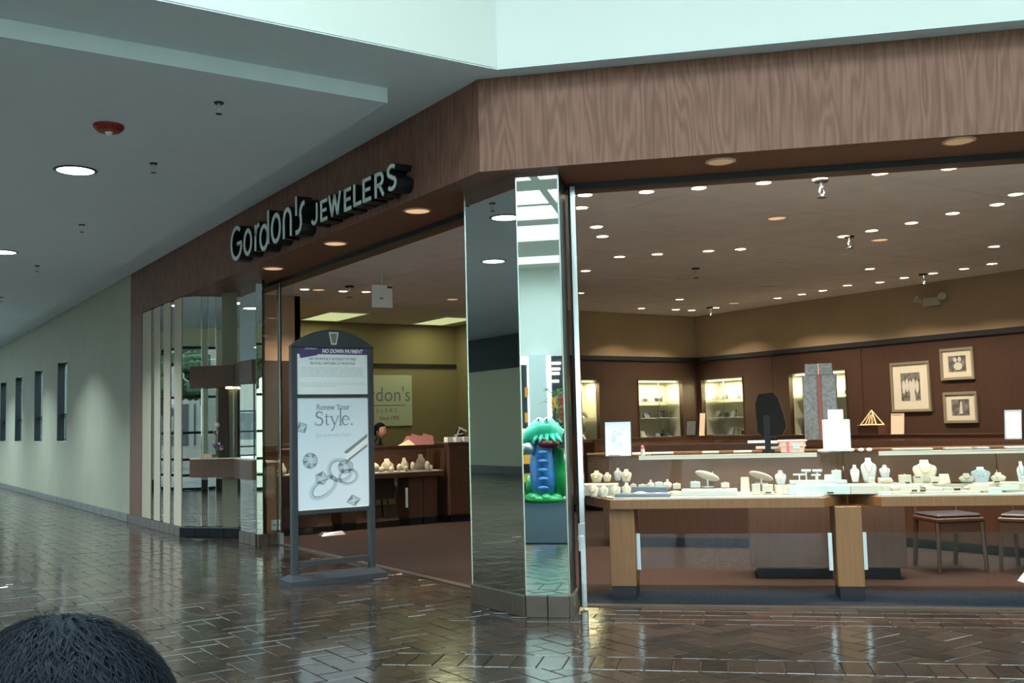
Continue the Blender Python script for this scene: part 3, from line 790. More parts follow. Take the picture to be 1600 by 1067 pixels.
def glyph(px0, px1, ytop, ybot, strokes):
    """unit-cell strokes (0..1 wide, 0..1 high) fitted to the letter's place; top and bottom read at its middle"""
    xm = (px0 + px1) / 2; x0 = lp(px0, (ytop + ybot) / 2)[0]; x1 = lp(px1, (ytop + ybot) / 2)[0]; z0 = lp(xm, ybot)[1]; z1 = lp(xm, ytop)[1]
    body = G(); face = G(); S_ = z1 - z0
    for pts, wd, closed in strokes:
        pp = [(x0 + a * (x1 - x0), z0 + b * S_) for a, b in pts]
        if closed: pp = pp[:-1]
        body.ribbon(pp, wd + .02, -DEP, 0, closed); face.ribbon(pp, wd, -DEP - .006, -DEP, closed)
    b = body.build('letter', 'black_metal', sg); face.build('letter_face', 'sign_face', b)
TW = .042
O1 = [(arc(.5, .5, .42, .44, 0, 360, 24), TW, True)]
glyph(360, 379, 353.5, 407, [(arc(.52, .5, .42, .45, 48, 345, 22), TW, False), ([(.93, .38), (.93, .47), (.58, .47)], TW * .8, False)])
glyph(381, 394, 357.5, 399, O1)
glyph(397.5, 405.5, 350, 391, [([(.25, 0), (.25, .98)], TW, False), ([(.25, .55), (.45, .85), (.98, .95)], TW, False)])
glyph(406, 421, 332, 389.5, [(arc(.45, .33, .38, .31, 0, 360, 22), TW, True), ([(.90, .10), (.90, 1.0)], TW, False)])
glyph(424, 439, 333, 380, O1)
glyph(442, 456.5, 325, 371, [([(.12, 0), (.12, .60)], TW, False), (arc(.5, .58, .38, .37, 180, 0, 14), TW, False), ([(.88, .6), (.88, 0)], TW, False)])
glyph(460.5, 465.5, 307, 337, [([(.5, 0), (.5, 1)], TW * .8, False)])
glyph(462, 476.5, 317, 363, [([(.98, .95), (.72, .92), (.56, .78), (.52, .62), (.58, .46), (.60, .30), (.50, .12), (.30, .04), (.02, .05)], TW, False)])
TJ = .030
def EE(px0, px1, yt, yb): glyph(px0, px1, yt, yb, [([(.12, 0), (.12, 1)], TJ * 1.1, False), ([(.12, .07), (1, .07)], TJ, False), ([(.12, .5), (.9, .5)], TJ * .9, False), ([(.12, .93), (1, .93)], TJ, False)])
glyph(486, 497, 318.5, 351, [([(.85, 1), (.85, .32)] + arc(.5, .32, .35, .26, 0, -165, 10)[1:], TJ, False)])
EE(501, 511.5, 312, 345)
glyph(513.5, 533, 302, 337, [([(.06, 1), (.28, .02)], TJ, False), ([(.28, .02), (.5, .92)], TJ, False), ([(.5, .92), (.72, .02)], TJ, False), ([(.72, .02), (.94, 1)], TJ, False)])
EE(538, 549, 294, 329)
glyph(552.5, 564.5, 286.5, 321, [([(.12, 0), (.12, 1)], TJ * 1.1, False), ([(.12, .07), (1, .07)], TJ, False)])
EE(567, 580, 278, 315)
glyph(585.5, 600.5, 269, 307.5, [([(.12, 0), (.12, 1)], TJ * 1.1, False), ([(.12, .93), (.5, .93)] + arc(.52, .70, .34, .23, 80, -80, 10) + [(.12, .47)], TJ, False), ([(.5, .47), (.92, 0)], TJ, False)])
glyph(604.5, 620, 257, 297, [(arc(.5, .74, .36, .21, 35, 262, 12) + arc(.5, .26, .38, .22, 85, -145, 12), TJ, False)])

# ================================================================== POSTER STAND
st = thing('poster_stand', 'dark grey freestanding poster stand with two posters and an arched top', 'sign', (3.765, 8.61, 0))
hw = .345; SW = .055
g = G()
for s in (-1, 1): G().box(s * (hw + SW / 2) - SW / 2, s * (hw + SW / 2) + SW / 2, -.035, .035, .07, 2.09).build('upright', 'charcoal', st, bevel=.006)
top = [(-hw - SW - .005, 2.088)] + [(x, 2.10 + .155 * (1 - (x / .40) ** 2)) for x in [(-.40 + .8 * i / 14) for i in range(15)]] + [(hw + SW + .005, 2.088)]
hd = G().vprism(top, -.038, .038).build('header', 'charcoal', st, bevel=.004)
em = G().vprism([(-.048, 2.228), (.048, 2.228), (.026, 2.115), (-.026, 2.115)], -.048, -.038).build('emblem', 'alu', hd)
G().vprism([(-.034, 2.216), (.034, 2.216), (.017, 2.127), (-.017, 2.127)], -.051, -.048).build('emblem_centre', 'frame_taupe', hd)
G().box(-hw, hw, -.03, .03, 1.635, 1.665).build('cross_bar', 'charcoal', st)
G().box(-hw, hw, -.03, .03, .605, .64).build('cross_bar', 'charcoal', st)
G().box(-hw, hw, -.022, .022, .15, .195).build('cross_bar', 'charcoal', st)
bs_ = [(-.46, -.17), (.46, -.17), (.46, .17), (-.46, .17)]
g = G(); g.add([(-.46, -.15, 0), (.46, -.15, 0), (.46, .15, 0), (-.46, .15, 0), (-.46, -.15, .045), (.46, -.15, .045), (.46, .15, .045), (-.46, .15, .045), (-.41, -.06, .085), (.41, -.06, .085), (.41, .06, .085), (-.41, .06, .085)],
      [(3, 2, 1, 0), (0, 1, 5, 4), (1, 2, 6, 5), (2, 3, 7, 6), (3, 0, 4, 7), (4, 5, 9, 8), (5, 6, 10, 9), (6, 7, 11, 10), (7, 4, 8, 11), (8, 9, 10, 11)])
g.build('base', 'charcoal', st)
# upper poster
p1_ = G().box(-hw, hw, -.016, .012, 1.665, 2.088).build('upper_poster', 'paper', st)
G().box(-hw, hw, -.0185, -.016, 2.028, 2.088).build('title_band', 'purple', p1_)
t = G(); text_on(t, 'NO DOWN PAYMENT', .050, .095, 2.041, -.020, .80, bold=.0012, shear=.25); t.build('title', 'paper', p1_)
t = G(); text_on(t, 'NO MONTHLY INTEREST IF PAID', .034, 0, 1.975, -.018, .92, shear=.25); text_on(t, 'IN FULL WITHIN 12 MONTHS', .034, 0, 1.935, -.018, .98, shear=.25); t.build('subtitle', 'ink_grey', p1_)
t = G()
for r in range(7):
    zz = 1.905 - r * .0135; x = -.31
    while x < .30:
        L = rr.uniform(.02, .07); t.box(x, min(x + L, .31), -.0175, -.016, zz, zz + .006); x += L + .008
for r in range(3):
    zz = 1.765 - r * .0145; x = -.31; e = [.3, .3, -.0][r]
    while x < e:
        L = rr.uniform(.02, .07); t.box(x, x + L, -.0175, -.016, zz, zz + .005); x += L + .008
t.build('small_print', 'ink_light', p1_)
c = G().vprism([(-.335, 2.088), (-.155, 2.088), (-.145, 2.02), (-.31, 1.99)], -.0215, -.0185).build('card', 'purple', p1_)
t = G(); text_on(t, "Gordon's", .03, -.215, 2.07, -.023, 1, shear=.2); t.build('card_text', 'ink_light', c)
# lower poster
p2_ = G().box(-hw, hw, -.016, .012, .64, 1.635).build('lower_poster', 'poster_blue', st)
b_ = G(); b_.box(-hw, -hw + .008, -.018, -.016, .64, 1.635).box(hw - .008, hw, -.018, -.016, .64, 1.635).box(-hw, hw, -.018, -.016, .64, .65).box(-hw, hw, -.018, -.016, 1.625, 1.635); b_.build('border', 'paper', p2_)
t = G(); text_on(t, 'Renew Your', .075, 0, 1.525, -.018, .85); t.build('line_one', 'ink_grey', p2_)
# "Style." in light serif strokes
t = G(); Y0_, Y1_ = -.0195, -.016
def srf(x, z, w=.03): t.box(x - w / 2, x + w / 2, Y0_, Y1_, z - .0025, z + .0025)
zb = 1.385
t.ribbon(arc(-.135, zb + .098, .028, .026, 40, 270, 10) , [.006, .008, .01, .012, .013, .013, .013, .013, .014, .014, .014], Y0_, Y1_)
t.ribbon(arc(-.138, zb + .038, .034, .034, 90, -140, 10), [.014, .014, .014, .013, .013, .012, .011, .01, .009, .008, .006], Y0_, Y1_)
t.box(-.110, -.106, Y0_, Y1_, zb + .095, zb + .125); t.box(-.174, -.170, Y0_, Y1_, zb, zb + .035)
t.ribbon([(-.066, zb + .105), (-.066, zb + .02), (-.055, zb + .003), (-.038, zb + .008)], [.008, .011, .009, .004], Y0_, Y1_); t.box(-.085, -.04, Y0_, Y1_, zb + .078, zb + .084)
t.ribbon([(-.02, zb + .082), (.014, zb + .004)], .011, Y0_, Y1_); t.ribbon([(.048, zb + .082), (.014, zb + .004), (-.005, zb - .038), (-.022, zb - .045)], [.006, .007, .008, .008], Y0_, Y1_); srf(-.02, zb + .083); srf(.048, zb + .083, .024)
t.box(.066, .077, Y0_, Y1_, zb, zb + .15); srf(.0715, zb, .034); srf(.066, zb + .148, .02)
t.ribbon(arc(.122, zb + .042, .033, .042, 8, 320, 14), [.006, .007, .008, .009, .010, .012, .013, .013, .012, .011, .010, .009, .007, .006, .005], Y0_, Y1_); t.box(.092, .153, Y0_, Y1_, zb + .046, zb + .051)
t.ribbon(arc(.182, zb + .007, .004, .004, 0, 360, 8)[:-1], .009, Y0_, Y1_, True)
t.build('headline', 'ink_grey', p2_)
t = G(); text_on(t, 'Special Jewelry Event', .044, 0, 1.285, -.018, .92); t.build('line_two', 'ink_light', p2_)
# printed artwork: rings, loose stones, tweezers (flat print)
def shade_ring(cx, cz, rx, rz, rot, w0, w1):
    a = arc(0, 0, rx, rz, 0, 360, 36)[:-1]; c, s = math.cos(rot), math.sin(rot)
    pts = [(cx + x * c - z * s, cz + x * s + z * c) for x, z in a]
    ws = [w0 + (w1 - w0) * (.5 - .5 * math.cos(2 * PI * i / 36)) for i in range(36)]
    return pts, ws
for (cx, cz, rx, rz, rot, w0, w1) in [(-.10, .83, .135, .075, .55, .030, .034), (.06, .98, .115, .095, -.35, .034, .030), (.14, .92, .09, .07, .1, .030, .022)]:
    pts, ws = shade_ring(cx, cz, rx, rz, rot, w0, w1)
    G().ribbon(pts, ws, -.0178, -.016, True).build('printed_ring', 'ink_light', p2_)
    G().ribbon(pts, [v * .22 for v in ws], -.0184, -.0178, True).build('printed_ring_line', 'ink_mid', p2_)
    pts2, ws2 = shade_ring(cx, cz, rx - w1 * .5, rz - w1 * .5, rot, .004, .009); G().ribbon(pts2, ws2, -.0186, -.0178, True).build('printed_ring_line', 'ink_grey', p2_)
def stone(cx, cz, r, n, rot, sq=1.0):
    pts = [(cx + r * math.cos(rot + 2 * PI * i / n), cz + sq * r * math.sin(rot + 2 * PI * i / n)) for i in range(n)]
    G().vprism(pts, -.0180, -.016).build('printed_stone', 'ink_light', p2_)
    g = G(); g2 = G()
    for i in range(n):
        a, b = pts[i], pts[(i + 1) % n]; k = rr.uniform(.2, .5); mid = (cx + (a[0] - cx) * k, cz + (a[1] - cz) * k)
        (g if i % 2 else g2).vprism([a, b, mid], -.0186, -.0180)
        g.ribbon([a, b], .004, -.0190, -.0180)
    g.build('printed_facets', 'ink_grey', p2_); g2.build('printed_facets', 'ink_mid', p2_)
stone(-.225, 1.075, .07, 11, .2); stone(-.12, .915, .062, 5, .1); stone(.115, 1.01, .075, 9, .3, .85); stone(.19, .70, .07, 4, .2, .75); stone(-.30, 1.37, .055, 4, .5)
t = G(); t.vprism([(.10, 1.14), (.335, 1.30), (.335, 1.27), (.13, 1.125)], -.0182, -.016); t.vprism([(.14, 1.075), (.335, 1.205), (.335, 1.185), (.15, 1.06)], -.0182, -.016); t.build('printed_tweezers', 'ink_grey', p2_)
t = G(); t.vprism([(.11, 1.12), (.335, 1.265), (.335, 1.21), (.13, 1.075)], -.0179, -.016); t.build('printed_tweezers_light', 'paper', p2_)

# ================================================================== FRONT SHOWCASES
def uvw(poly): return [tuple(D(*p)[:2]) for p in poly]
def front_case(poly, label, vf, ends, legs, boards, u0, u1):
    """poly: outline in (u, v); front edge at vf"""
    base = D(poly[1][0], vf, 0)
    t = thing('showcase', label, 'showcase', base, DIAG, 'oak and glass showcases along the right shopfront')
    L = [(a - poly[1][0], b - vf) for a, b in poly]
    def ins(d):
        cx = sum(p[0] for p in L) / len(L); cy = sum(p[1] for p in L) / len(L)
        return [(a - d * (1 if a > cx else -1), b - d * (1 if b > cy else -1)) for a, b in L]
    G().prism(L, .69, .762).build('ledge', 'counter_oak', t, bevel=.003)
    G().prism(ins(.025), .762, .774).build('deck', 'white_deck', t)
    n = len(L)
    for i in range(n):
        p, q = Vector(L[i]), Vector(L[(i + 1) % n])
        if p.y > .5 and q.y > .5: continue
        if (q - p).length > 2:
            m = 3; segs = [(p + (q - p) * j / m, p + (q - p) * (j + 1) / m) for j in range(m)]
        else: segs = [(p, q)]
        for a, b in segs:
            d = (b - a).normalized(); nn = Vector((-d.y, d.x)); c = Vector((sum(x[0] for x in L) / n, sum(x[1] for x in L) / n))
            if (c - a).dot(nn) < 0: nn = -nn
            a2 = a + nn * .012 + d * .002; b2 = b + nn * .012 - d * .002
            G().prism([tuple(a2), tuple(b2), tuple(b2 + nn * .006), tuple(a2 + nn * .006)], .764, 1.074).build('glass_pane', 'case_glass', t)
    G().prism(L, 1.076, 1.086).build('glass_top', 'case_glass', t)
    a, b = u0 - poly[1][0], u1 - poly[1][0]
    G().box(a, b, .0, .03, 1.060, 1.090).build('light_rail', 'cream_leather', t)
    G().box(a + .02, b - .02, .03, .05, 1.062, 1.070).build('lamp_tube', 'case_tube', t)
    # back: oak sliding doors
    yb = max(p[1] for p in L); xa, xb = min(p[0] for p in L), max(p[0] for p in L); m = max(2, int((xb - xa) / .85))
    for j in range(m):
        G().box(xa + (xb - xa) * j / m + .003, xa + (xb - xa) * (j + 1) / m - .003, yb - .03 - (.012 if j % 2 else 0), yb - .01 - (.012 if j % 2 else 0), .764, 1.074).build('rear_door', 'case_back', t)
    G().box(xa, xb, yb - .06, yb + .01, 1.087, 1.10).build('rear_rail', 'counter_oak', t)
    for la, lb in legs:
        x0, x1 = la - poly[1][0], lb - poly[1][0]
        lg = G().box(x0, x1, .06, .42, .105, .69).build('leg', 'counter_oak', t, bevel=.004)
        G().box(x0 + .012, x1 - .004, .072, .40, .006, .105).build('kick', 'black_metal', lg)
    for ba, bb_ in boards:
        x0, x1 = ba - poly[1][0], bb_ - poly[1][0]
        bo = G().box(x0, x1, .19, .20, .222, .485).build('clear_board', 'acrylic', t)
        for xx in (x0, x1):
            br = G().box(xx - .014, xx + .014, .17, .19, .215, .49).build('bracket', 'alu', bo); G().box(xx - .004, xx + .004, .166, .17, .225, .235).box(xx - .004, xx + .004, .166, .17, .47, .48).build('screws', 'ink_grey', br) if False else None
    return t
VC = 7.80
cA = front_case([(-1.067, 8.24), (-.831, VC), (.735, VC), (.946, 8.224), (.90, 8.42), (-1.02, 8.42)], 'oak and glass jewellery showcase nearest the mirrored column, left one of two along the front', VC, 0, [(-.85, -.655)], [(-.64, .78)], -.60, .70)
cB = front_case([(.95, 8.23), (1.137, 7.84), (4.3, 7.84), (4.3, 8.42), (.99, 8.42)], 'long oak and glass jewellery showcase running off the right edge of the photo', 7.84, 0, [(.815, 1.005), (3.2, 3.4)], [(1.03, 3.18)], 1.14, 4.25)
# the leg at the joint of the two cases stands forward with a pentagon head: handled by case B (part leg)

# rear storage cabinet behind the front cases, island and wall counters
def cabinet(label, name, cat, loc, rot, W, Dp, H, kick=.1, doors=0, m='counter_oak', group=None, ktop=True):
    t = thing(name, label, cat, loc, rot, group)
    G().box(0, W, 0, Dp, kick, H).build('body', m, t, bevel=.004)
    G().box(.05, W - .05, .05, Dp - .03, .006, kick).build('kick', 'black_metal' if m != 'counter_oak' else m, t)
    for j in range(doors):
        a, b = W * j / doors + .004, W * (j + 1) / doors - .004
        G().box(a, b, -.012, 0, kick + .02, H - .03).build('door', m, t)
    if ktop: G().box(-.01, W + .01, -.015, Dp + .01, H, H + .02).build('top', m, t)
    return t
cabinet('plain oak storage cabinet standing behind the clear board under the front showcases', 'storage_cabinet', 'cabinet', D(.226, 8.93), DIAG, 1.25, .5, .72, m='vitrine_oak')
def wall_case(label, loc, rot, W, Dp=.55, H=1.09, m='red_wood', group=None, side=True):
    t = thing('showcase', label, 'showcase', loc, rot, group)
    G().box(0, W, 0, Dp, .10, .70).build('body', m, t)
    G().box(.05, W - .05, .05, Dp - .03, .006, .10).build('kick', 'black_metal', t)
    G().box(-.01, W + .01, -.02, Dp, .70, .765).build('ledge', m, t)
    G().box(.03, W - .03, .02, Dp - .06, .765, .775).build('deck', 'white_deck', t)
    n = max(1, round(W / 1.3))
    for j in range(n): G().box(W * j / n + .002, W * (j + 1) / n - .002, .0, .006, .766, H - .064).build('glass_pane', 'case_glass', t)
    G().box(0, W, .0, .03, H - .062, H).build('top_rail', m, t)
    G().box(0, W, .03, Dp, H - .012, H - .003).build('glass_top', 'case_glass', t)
    G().box(.02, W - .02, .034, .048, H - .05, H - .038).build('lamp_tube', 'case_tube', t)
    G().box(0, W, Dp - .04, Dp, .765, H).build('back_panel', m, t)
    for x in (0, W - .02): G().box(x, x + .02, .006, Dp - .04, .766, H - .046).build('end_frame', m, t)
    return t
GW = 'dark wood showcases inside the shop'
isl = wall_case('dark wood island showcase with the octagonal mirror and silver gift tower on it', (9.15, 9.1, 0), -PI / 2, 5.0, .75, group=GW)
isl2 = wall_case('short dark wood showcase set diagonally behind the white framed sign', (7.05, 8.85, 0), math.radians(-52), 1.85, .6, group=GW)
wr = wall_case('dark wood wall showcase below the framed photographs', (11.85, 12.0, 0), -PI / 2, 5.6, .55, group=GW)
wb = wall_case('dark wood showcase below the two lit wall cases in the back corner', (9.7, 12.35, 0), 0, 3.0, .5, group=GW)

# far counter in front of the office opening
fc = thing('showcase', 'dark oak and glass showcase at the far left, seen between poster stand and mirrored column', 'showcase', (5.35, 12.6, 0), 0, GW)
G().box(0, 1.84, -.03, .55, .665, .73).build('ledge', 'red_wood', fc, bevel=.003)
G().box(.02, 1.82, 0, .5, .73, .742).build('deck', 'white_deck', fc)
G().box(.0, .9, -.01, -.004, .742, 1.06).build('glass_pane', 'case_glass', fc); G().box(.904, 1.84, -.01, -.004, .742, 1.06).build('glass_pane', 'case_glass', fc)
G().box(0, 1.84, -.02, .015, 1.045, 1.095).build('light_rail', 'red_wood', fc)
G().box(.03, 1.8, .02, .035, 1.058, 1.07).build('lamp_tube', 'case_tube', fc)
G().box(0, 1.84, .015, .52, 1.08, 1.09).build('glass_top', 'case_glass', fc)
G().box(0, 1.84, .48, .52, .742, 1.10).build('back_panel', 'red_wood', fc)
for x in (.28, 1.29, 1.52):
    lg = G().box(x, x + .22, .02, .35, .10, .665).build('leg', 'red_wood', fc); G().box(x + .01, x + .21, .03, .34, .006, .10).build('kick', 'black_metal', lg)
G().box(.5, 1.29, .45, .50, .35, .665).build('rear_panel', 'dark_oak', fc)
G().box(1.235, 1.265, .0, .02, .25, .52).build('bracket', 'white_plastic', fc)
ct = cabinet('tall dark oak counter end block beside the far showcase, papers lying on top', 'counter_block', 'cabinet', (7.23, 12.52, 0), 0, 2.3, .6, 1.10, .10, 2, 'red_wood')
lc = wall_case('short dark oak showcase of gold jewellery behind the parked glass door', (4.55, 12.55, 0), 0, .72, .45, group=GW)

# ================================================================== LIT WALL CASES
def lit_case(label, origin, rot, W, shelves, cols, seed, idx):
    """recess behind the wall: local x along the wall, y into the wall"""
    t = thing('wall_case', label, 'display case', (*origin, CZ0), rot, 'lit display cases set in the dark wood walls')
    H = CZ1 - CZ0; dp = .42
    G().box(0, W, dp, dp + .02, 0, H).build('back_panel', 'mount', t)
    G().box(-.02, 0, .085, dp + .02, 0, H).box(W, W + .02, .085, dp + .02, 0, H).box(-.02, W + .02, .085, dp + .02, -.02, 0).box(-.02, W + .02, .085, dp + .02, H, H + .02).build('liner', 'mount', t)
    fr = G().box(-.02, W + .02, -.012, 0, H, H + .02).box(-.02, W + .02, -.012, 0, -.02, 0).box(-.02, 0, -.012, 0, 0, H).box(W, W + .02, -.012, 0, 0, H).build('frame', 'dark_oak', t)
    G().box(.02, W - .02, .12, .16, H - .03, H - .01).build('lamp_tube', 'case_tube', t)
    if W > .6: G().box(W / 2 - .004, W / 2 + .004, .04, .05, 0, H).build('door_joint', 'chrome', t)
    for a in ((0, W / 2 - .005), (W / 2 + .005, W)): G().box(a[0], a[1], .03, .036, .0, H).build('glass_door', 'case_glass', t)
    for z in shelves: G().box(.03, W - .03, .10, dp - .03, z, z + .008).build('shelf', 'glassy', t)
    light('case_light', 'AREA', (W / 2, .2, H - .05), 24 * W, (1, .88, .50), (0, 0, 0), t, shape='RECTANGLE', size=W * .8, size_y=.1)
    rr = random.Random(seed)
    k = 0
    rm = Matrix.Rotation(rot, 3, 'Z')
    for si, z in enumerate([0] + shelves):
        n = cols
        for j in range(n):
            if rr.random() < .12: continue
            x = .08 + (W - .16) * (j + .5) / n + rr.uniform(-.015, .015); y = rr.uniform(.16, .30); h = rr.uniform(.07, .14)
            typ = rr.choice(['box', 'wedge', 'stand'])
            p = Vector(origin).to_3d() + rm @ Vector((x, y, 0)); zz = CZ0 + z + (.009 if si else .001)
            g = G()
            if typ == 'box': g.box(-.05, .05, -.03, .03, 0, h * .6)
            elif typ == 'wedge': g.add([(-.05, -.03, 0), (.05, -.03, 0), (.05, .04, 0), (-.05, .04, 0), (-.05, .03, h), (.05, .03, h)], [(3, 2, 1, 0), (0, 1, 5, 4), (2, 3, 4, 5), (0, 4, 3), (1, 2, 5)])
            else: g.cyl(0, 0, 0, .008, .025, 8); g.cyl(0, 0, .008, h, .006, 6); g.ball((0, 0, h), .018, 8, 5, (1.3, 1, .7))
            o = g.build('ring_display' if typ != 'stand' else 'earring_stand', rr.choice(['charcoal', 'black_metal', 'cream_leather', 'silver', 'tray_blue']), loc=(p.x, p.y, zz), rotz=rot)
            where = ['floor', 'lower shelf', 'middle shelf', 'upper shelf'][si] if len(shelves) > 2 else ['floor', 'lower shelf', 'upper shelf'][si]
            tag(o, '%s jewellery display from the left, %s, %s' % (ORD[j], where, idx), 'display', 'jewellery displays, %s of the %s' % (where, idx)); k += 1
lit_case('lit wall case with two glass shelves, left of the back corner', (cases['back'][1][0], YB), 0, 1.01, [.32, .60], 8, 1, 'wall case left of the back corner')
lit_case('narrow lit wall case nearest the mirrored column', (cases['back'][0][0], YB), 0, .53, [.34], 2, 2, 'narrow wall case nearest the mirrored column')
lit_case('lit wall case with rows of watches, right of the back corner', (XB, cases['right'][0][1]), -PI / 2, .98, [.30, .62], 7, 3, 'wall case right of the back corner')
lit_case('lit wall case partly hidden by the silver gift tower', (XB, cases['right'][1][1]), -PI / 2, 1.1, [.30, .62], 5, 4, 'wall case behind the gift tower')

# ================================================================== FRAMED PHOTOGRAPHS on the right wall
def frame(label, y0, y1, z0, z1, iw, ih, seed, group):
    t = thing('framed_photograph', label, 'picture', (XB - .001, (y0 + y1) / 2, (z0 + z1) / 2), -PI / 2, group)
    W, H = abs(y1 - y0) / 2, (z1 - z0) / 2; b = .035
    G().box(-W, W, -.03, 0, H - b, H).box(-W, W, -.03, 0, -H, -H + b).box(-W, -W + b, -.03, 0, -H + b, H - b).box(W - b, W, -.03, 0, -H + b, H - b).build('frame', 'frame_taupe', t)
    G().box(-W + b, W - b, -.015, -.002, -H + b, H - b).build('mount', 'mount', t)
    ph = G().box(-iw, iw, -.018, -.015, -ih, ih).build('print', 'photo_grey', t)
    g = G(); rr = random.Random(seed)
    if seed == 1:
        for i in range(5): x = -.7 * iw + 1.4 * iw * i / 4; g.vprism(arc(x, .1 * ih * (i % 2), .18 * iw, .5 * ih, 0, 360, 8)[:-1], -.0195, -.018)
        g.vprism([(-.1 * iw, -ih), (.5 * iw, -ih), (.35 * iw, .3 * ih), (.0, .3 * ih)], -.020, -.018)
    elif seed == 2:
        g.vprism(arc(.1 * iw, -.3 * ih, .5 * iw, .5 * ih, 0, 360, 10)[:-1], -.0195, -.018); g.vprism(arc(-.2 * iw, .5 * ih, .22 * iw, .3 * ih, 0, 360, 8)[:-1], -.0195, -.018); g.vprism(arc(.3 * iw, .55 * ih, .2 * iw, .3 * ih, 0, 360, 8)[:-1], -.0195, -.018)
    else:
        g.vprism([(-.15 * iw, -ih * .8), (.25 * iw, -ih * .8), (.2 * iw, .6 * ih), (.05 * iw, .8 * ih)], -.0195, -.018)
    g.build('figures', 'photo_light', ph)
frame('largest framed black and white photograph of a group, left of the two small ones', 9.29, 8.65, 1.394, 2.105, .155, .20, 1, 'framed photographs on the right wall')
frame('upper small framed black and white photograph', 8.475, 7.975, 1.813, 2.25, .13, .11, 2, 'framed photographs on the right wall')
frame('lower small framed black and white photograph', 8.463, 7.963, 1.223, 1.647, .13, .11, 3, 'framed photographs on the right wall')
# emergency light
em = thing('emergency_light', 'twin-headed emergency light high on the right wall above the photographs', 'light', (XB, 8.53, 2.93), -PI / 2)
G().box(-.13, .13, -.08, 0, -.07, .05).build('housing', 'mount', em, bevel=.008)
for s in (-1, 1):
    h = G().at((s * .19, -.08, .03), (PI / 2 - .4, 0, s * .3)).lathe([(.035, -.05), (.06, .03), (.058, .045)], 12).build('lamp_head', 'mount', em)
# small coved box on the ceiling near the left opening
eb = thing('ceiling_box', 'pale square box hanging below the shop ceiling between the poster stand and the column', 'sign box', (5.42, 10.9, 2.78))
G().box(-.13, .13, -.02, .02, 0, .27).build('body', 'white_plastic', eb, bevel=.005)
G().box(.06, .125, -.024, -.02, .235, .262).build('red_mark', 'red', eb)
G().cyl(0, 0, .27, .42, .01, 8).build('hanger', 'alu', eb)
G().cyl(-.02, -.022, .10, .12, .02, 8).build('knob', 'ink_grey', eb)
# office sign board
ob = thing('sign_board', 'cream sign board with the shop\'s name on the olive office wall', 'sign', (8.0, YS, 1.82))
G().box(-.66, .66, -.03, 0, -.44, .46).build('board', 'curtain', ob, bevel=.004)
t_ = G(); text_on(t_, "Gordon's", .36, 0, -.0, -.032, .92); t_.box(-.58, .52, -.034, -.03, -.08, -.065); text_on(t_, 'J E W E L E R S', .10, 0, -.2, -.032, 1.1); text_on(t_, 'Since 1905', .10, .2, -.33, -.032, .9); t_.build('lettering', 'ink_grey', ob)
# fluorescent panels in the office ceiling
for i, (x0, x1, lab) in enumerate([(6.45, 7.1, 'left fluorescent ceiling panel in the back office'), (8.55, 9.15, 'right fluorescent ceiling panel in the back office')]):
    t = thing('fluorescent_panel', lab, 'ceiling light', ((x0 + x1) / 2, 15.4, 3.19), 0, 'office ceiling lights')
    w2 = (x1 - x0) / 2
    G().box(-w2, w2, -.6, .6, -.006, .0).build('diffuser', 'tube', t)
    G().box(-w2 - .02, w2 + .02, -.62, -.6, -.012, .01).box(-w2 - .02, w2 + .02, .6, .62, -.012, .01).box(-w2 - .02, -w2, -.6, .6, -.012, .01).box(w2, w2 + .02, -.6, .6, -.012, .01).build('frame', 'white_plastic', t)
    light('panel_light', 'AREA', (0, 0, -.02), 11, (.95, .95, .55), (0, 0, 0), t, shape='RECTANGLE', size=.5, size_y=1.1)

# ================================================================== CHAIRS AND DESK behind the right front case
def chair(label, loc, rz):
    t = thing('wooden_chair', label, 'chair', loc, rz, 'wooden chairs behind the front showcases')
    G().box(-.22, .22, -.21, .21, .42, .46).build('seat', 'red_wood', t, bevel=.01)
    G().box(-.20, .20, -.19, .19, .46, .49).build('cushion', 'charcoal', t, bevel=.012)
    for sx_ in (-1, 1):
        G().tube([(sx_ * .2, -.19, .42), (sx_ * .21, -.21, .006)], .022, 6, .016).build('leg', 'red_wood', t)
        G().tube([(sx_ * .19, .26, .006), (sx_ * .19, .19, .44), (sx_ * .2, .25, .90)], .02, 6).build('leg', 'red_wood', t)
    G().box(-.21, .21, .225, .255, .72, .90).build('backrest', 'red_wood', t, bevel=.006)
    G().box(-.21, .21, .2, .22, .55, .60).build('back_rail', 'red_wood', t)
    G().box(-.19, .19, -.2, -.18, .33, .42).build('seat_frame', 'red_wood', t)
    return t
chair('left wooden chair seen under the right front showcase', (*D(1.93, 9.55)[:2], .004), DIAG + .3)
chair('right wooden chair seen under the right front showcase', (*D(2.58, 9.45)[:2], .004), DIAG - .5)
# hanging bag under the right case
bgm = thing('shopping_bag', 'crumpled blue and white plastic bag under the right end of the front showcase', 'bag', (*D(2.42, 8.55)[:2], 0), DIAG)
g = G(); rr = random.Random(9)
vs = []
for i in range(8):
    for j in range(9):
        a = 2 * PI * j / 9; r = .05 + .025 * math.sin(i * .8) + rr.uniform(-.012, .012); vs.append((r * math.cos(a) * 1.1, r * .6 * math.sin(a), .42 + i * .035))
g.add(vs, [(i * 9 + j, i * 9 + (j + 1) % 9, (i + 1) * 9 + (j + 1) % 9, (i + 1) * 9 + j) for i in range(7) for j in range(9)] + [tuple(range(9))[::-1], tuple(range(63, 72))])
g.build('bag_body', 'paper', bgm)
G().box(0, .08, -.05, -.045, .58, .68).build('blue_panel', 'blue', bgm)
tag(G().add([(0, 0, 0), (.14, .02, 0), (.08, .12, 0), (.10, .04, .11)], [(0, 2, 1), (0, 1, 3), (1, 2, 3), (2, 0, 3)]).build('crumpled_paper', 'paper', loc=(*D(2.32, 8.75)[:2], .008)), 'crumpled white paper on the shop floor under the right showcase', 'paper')
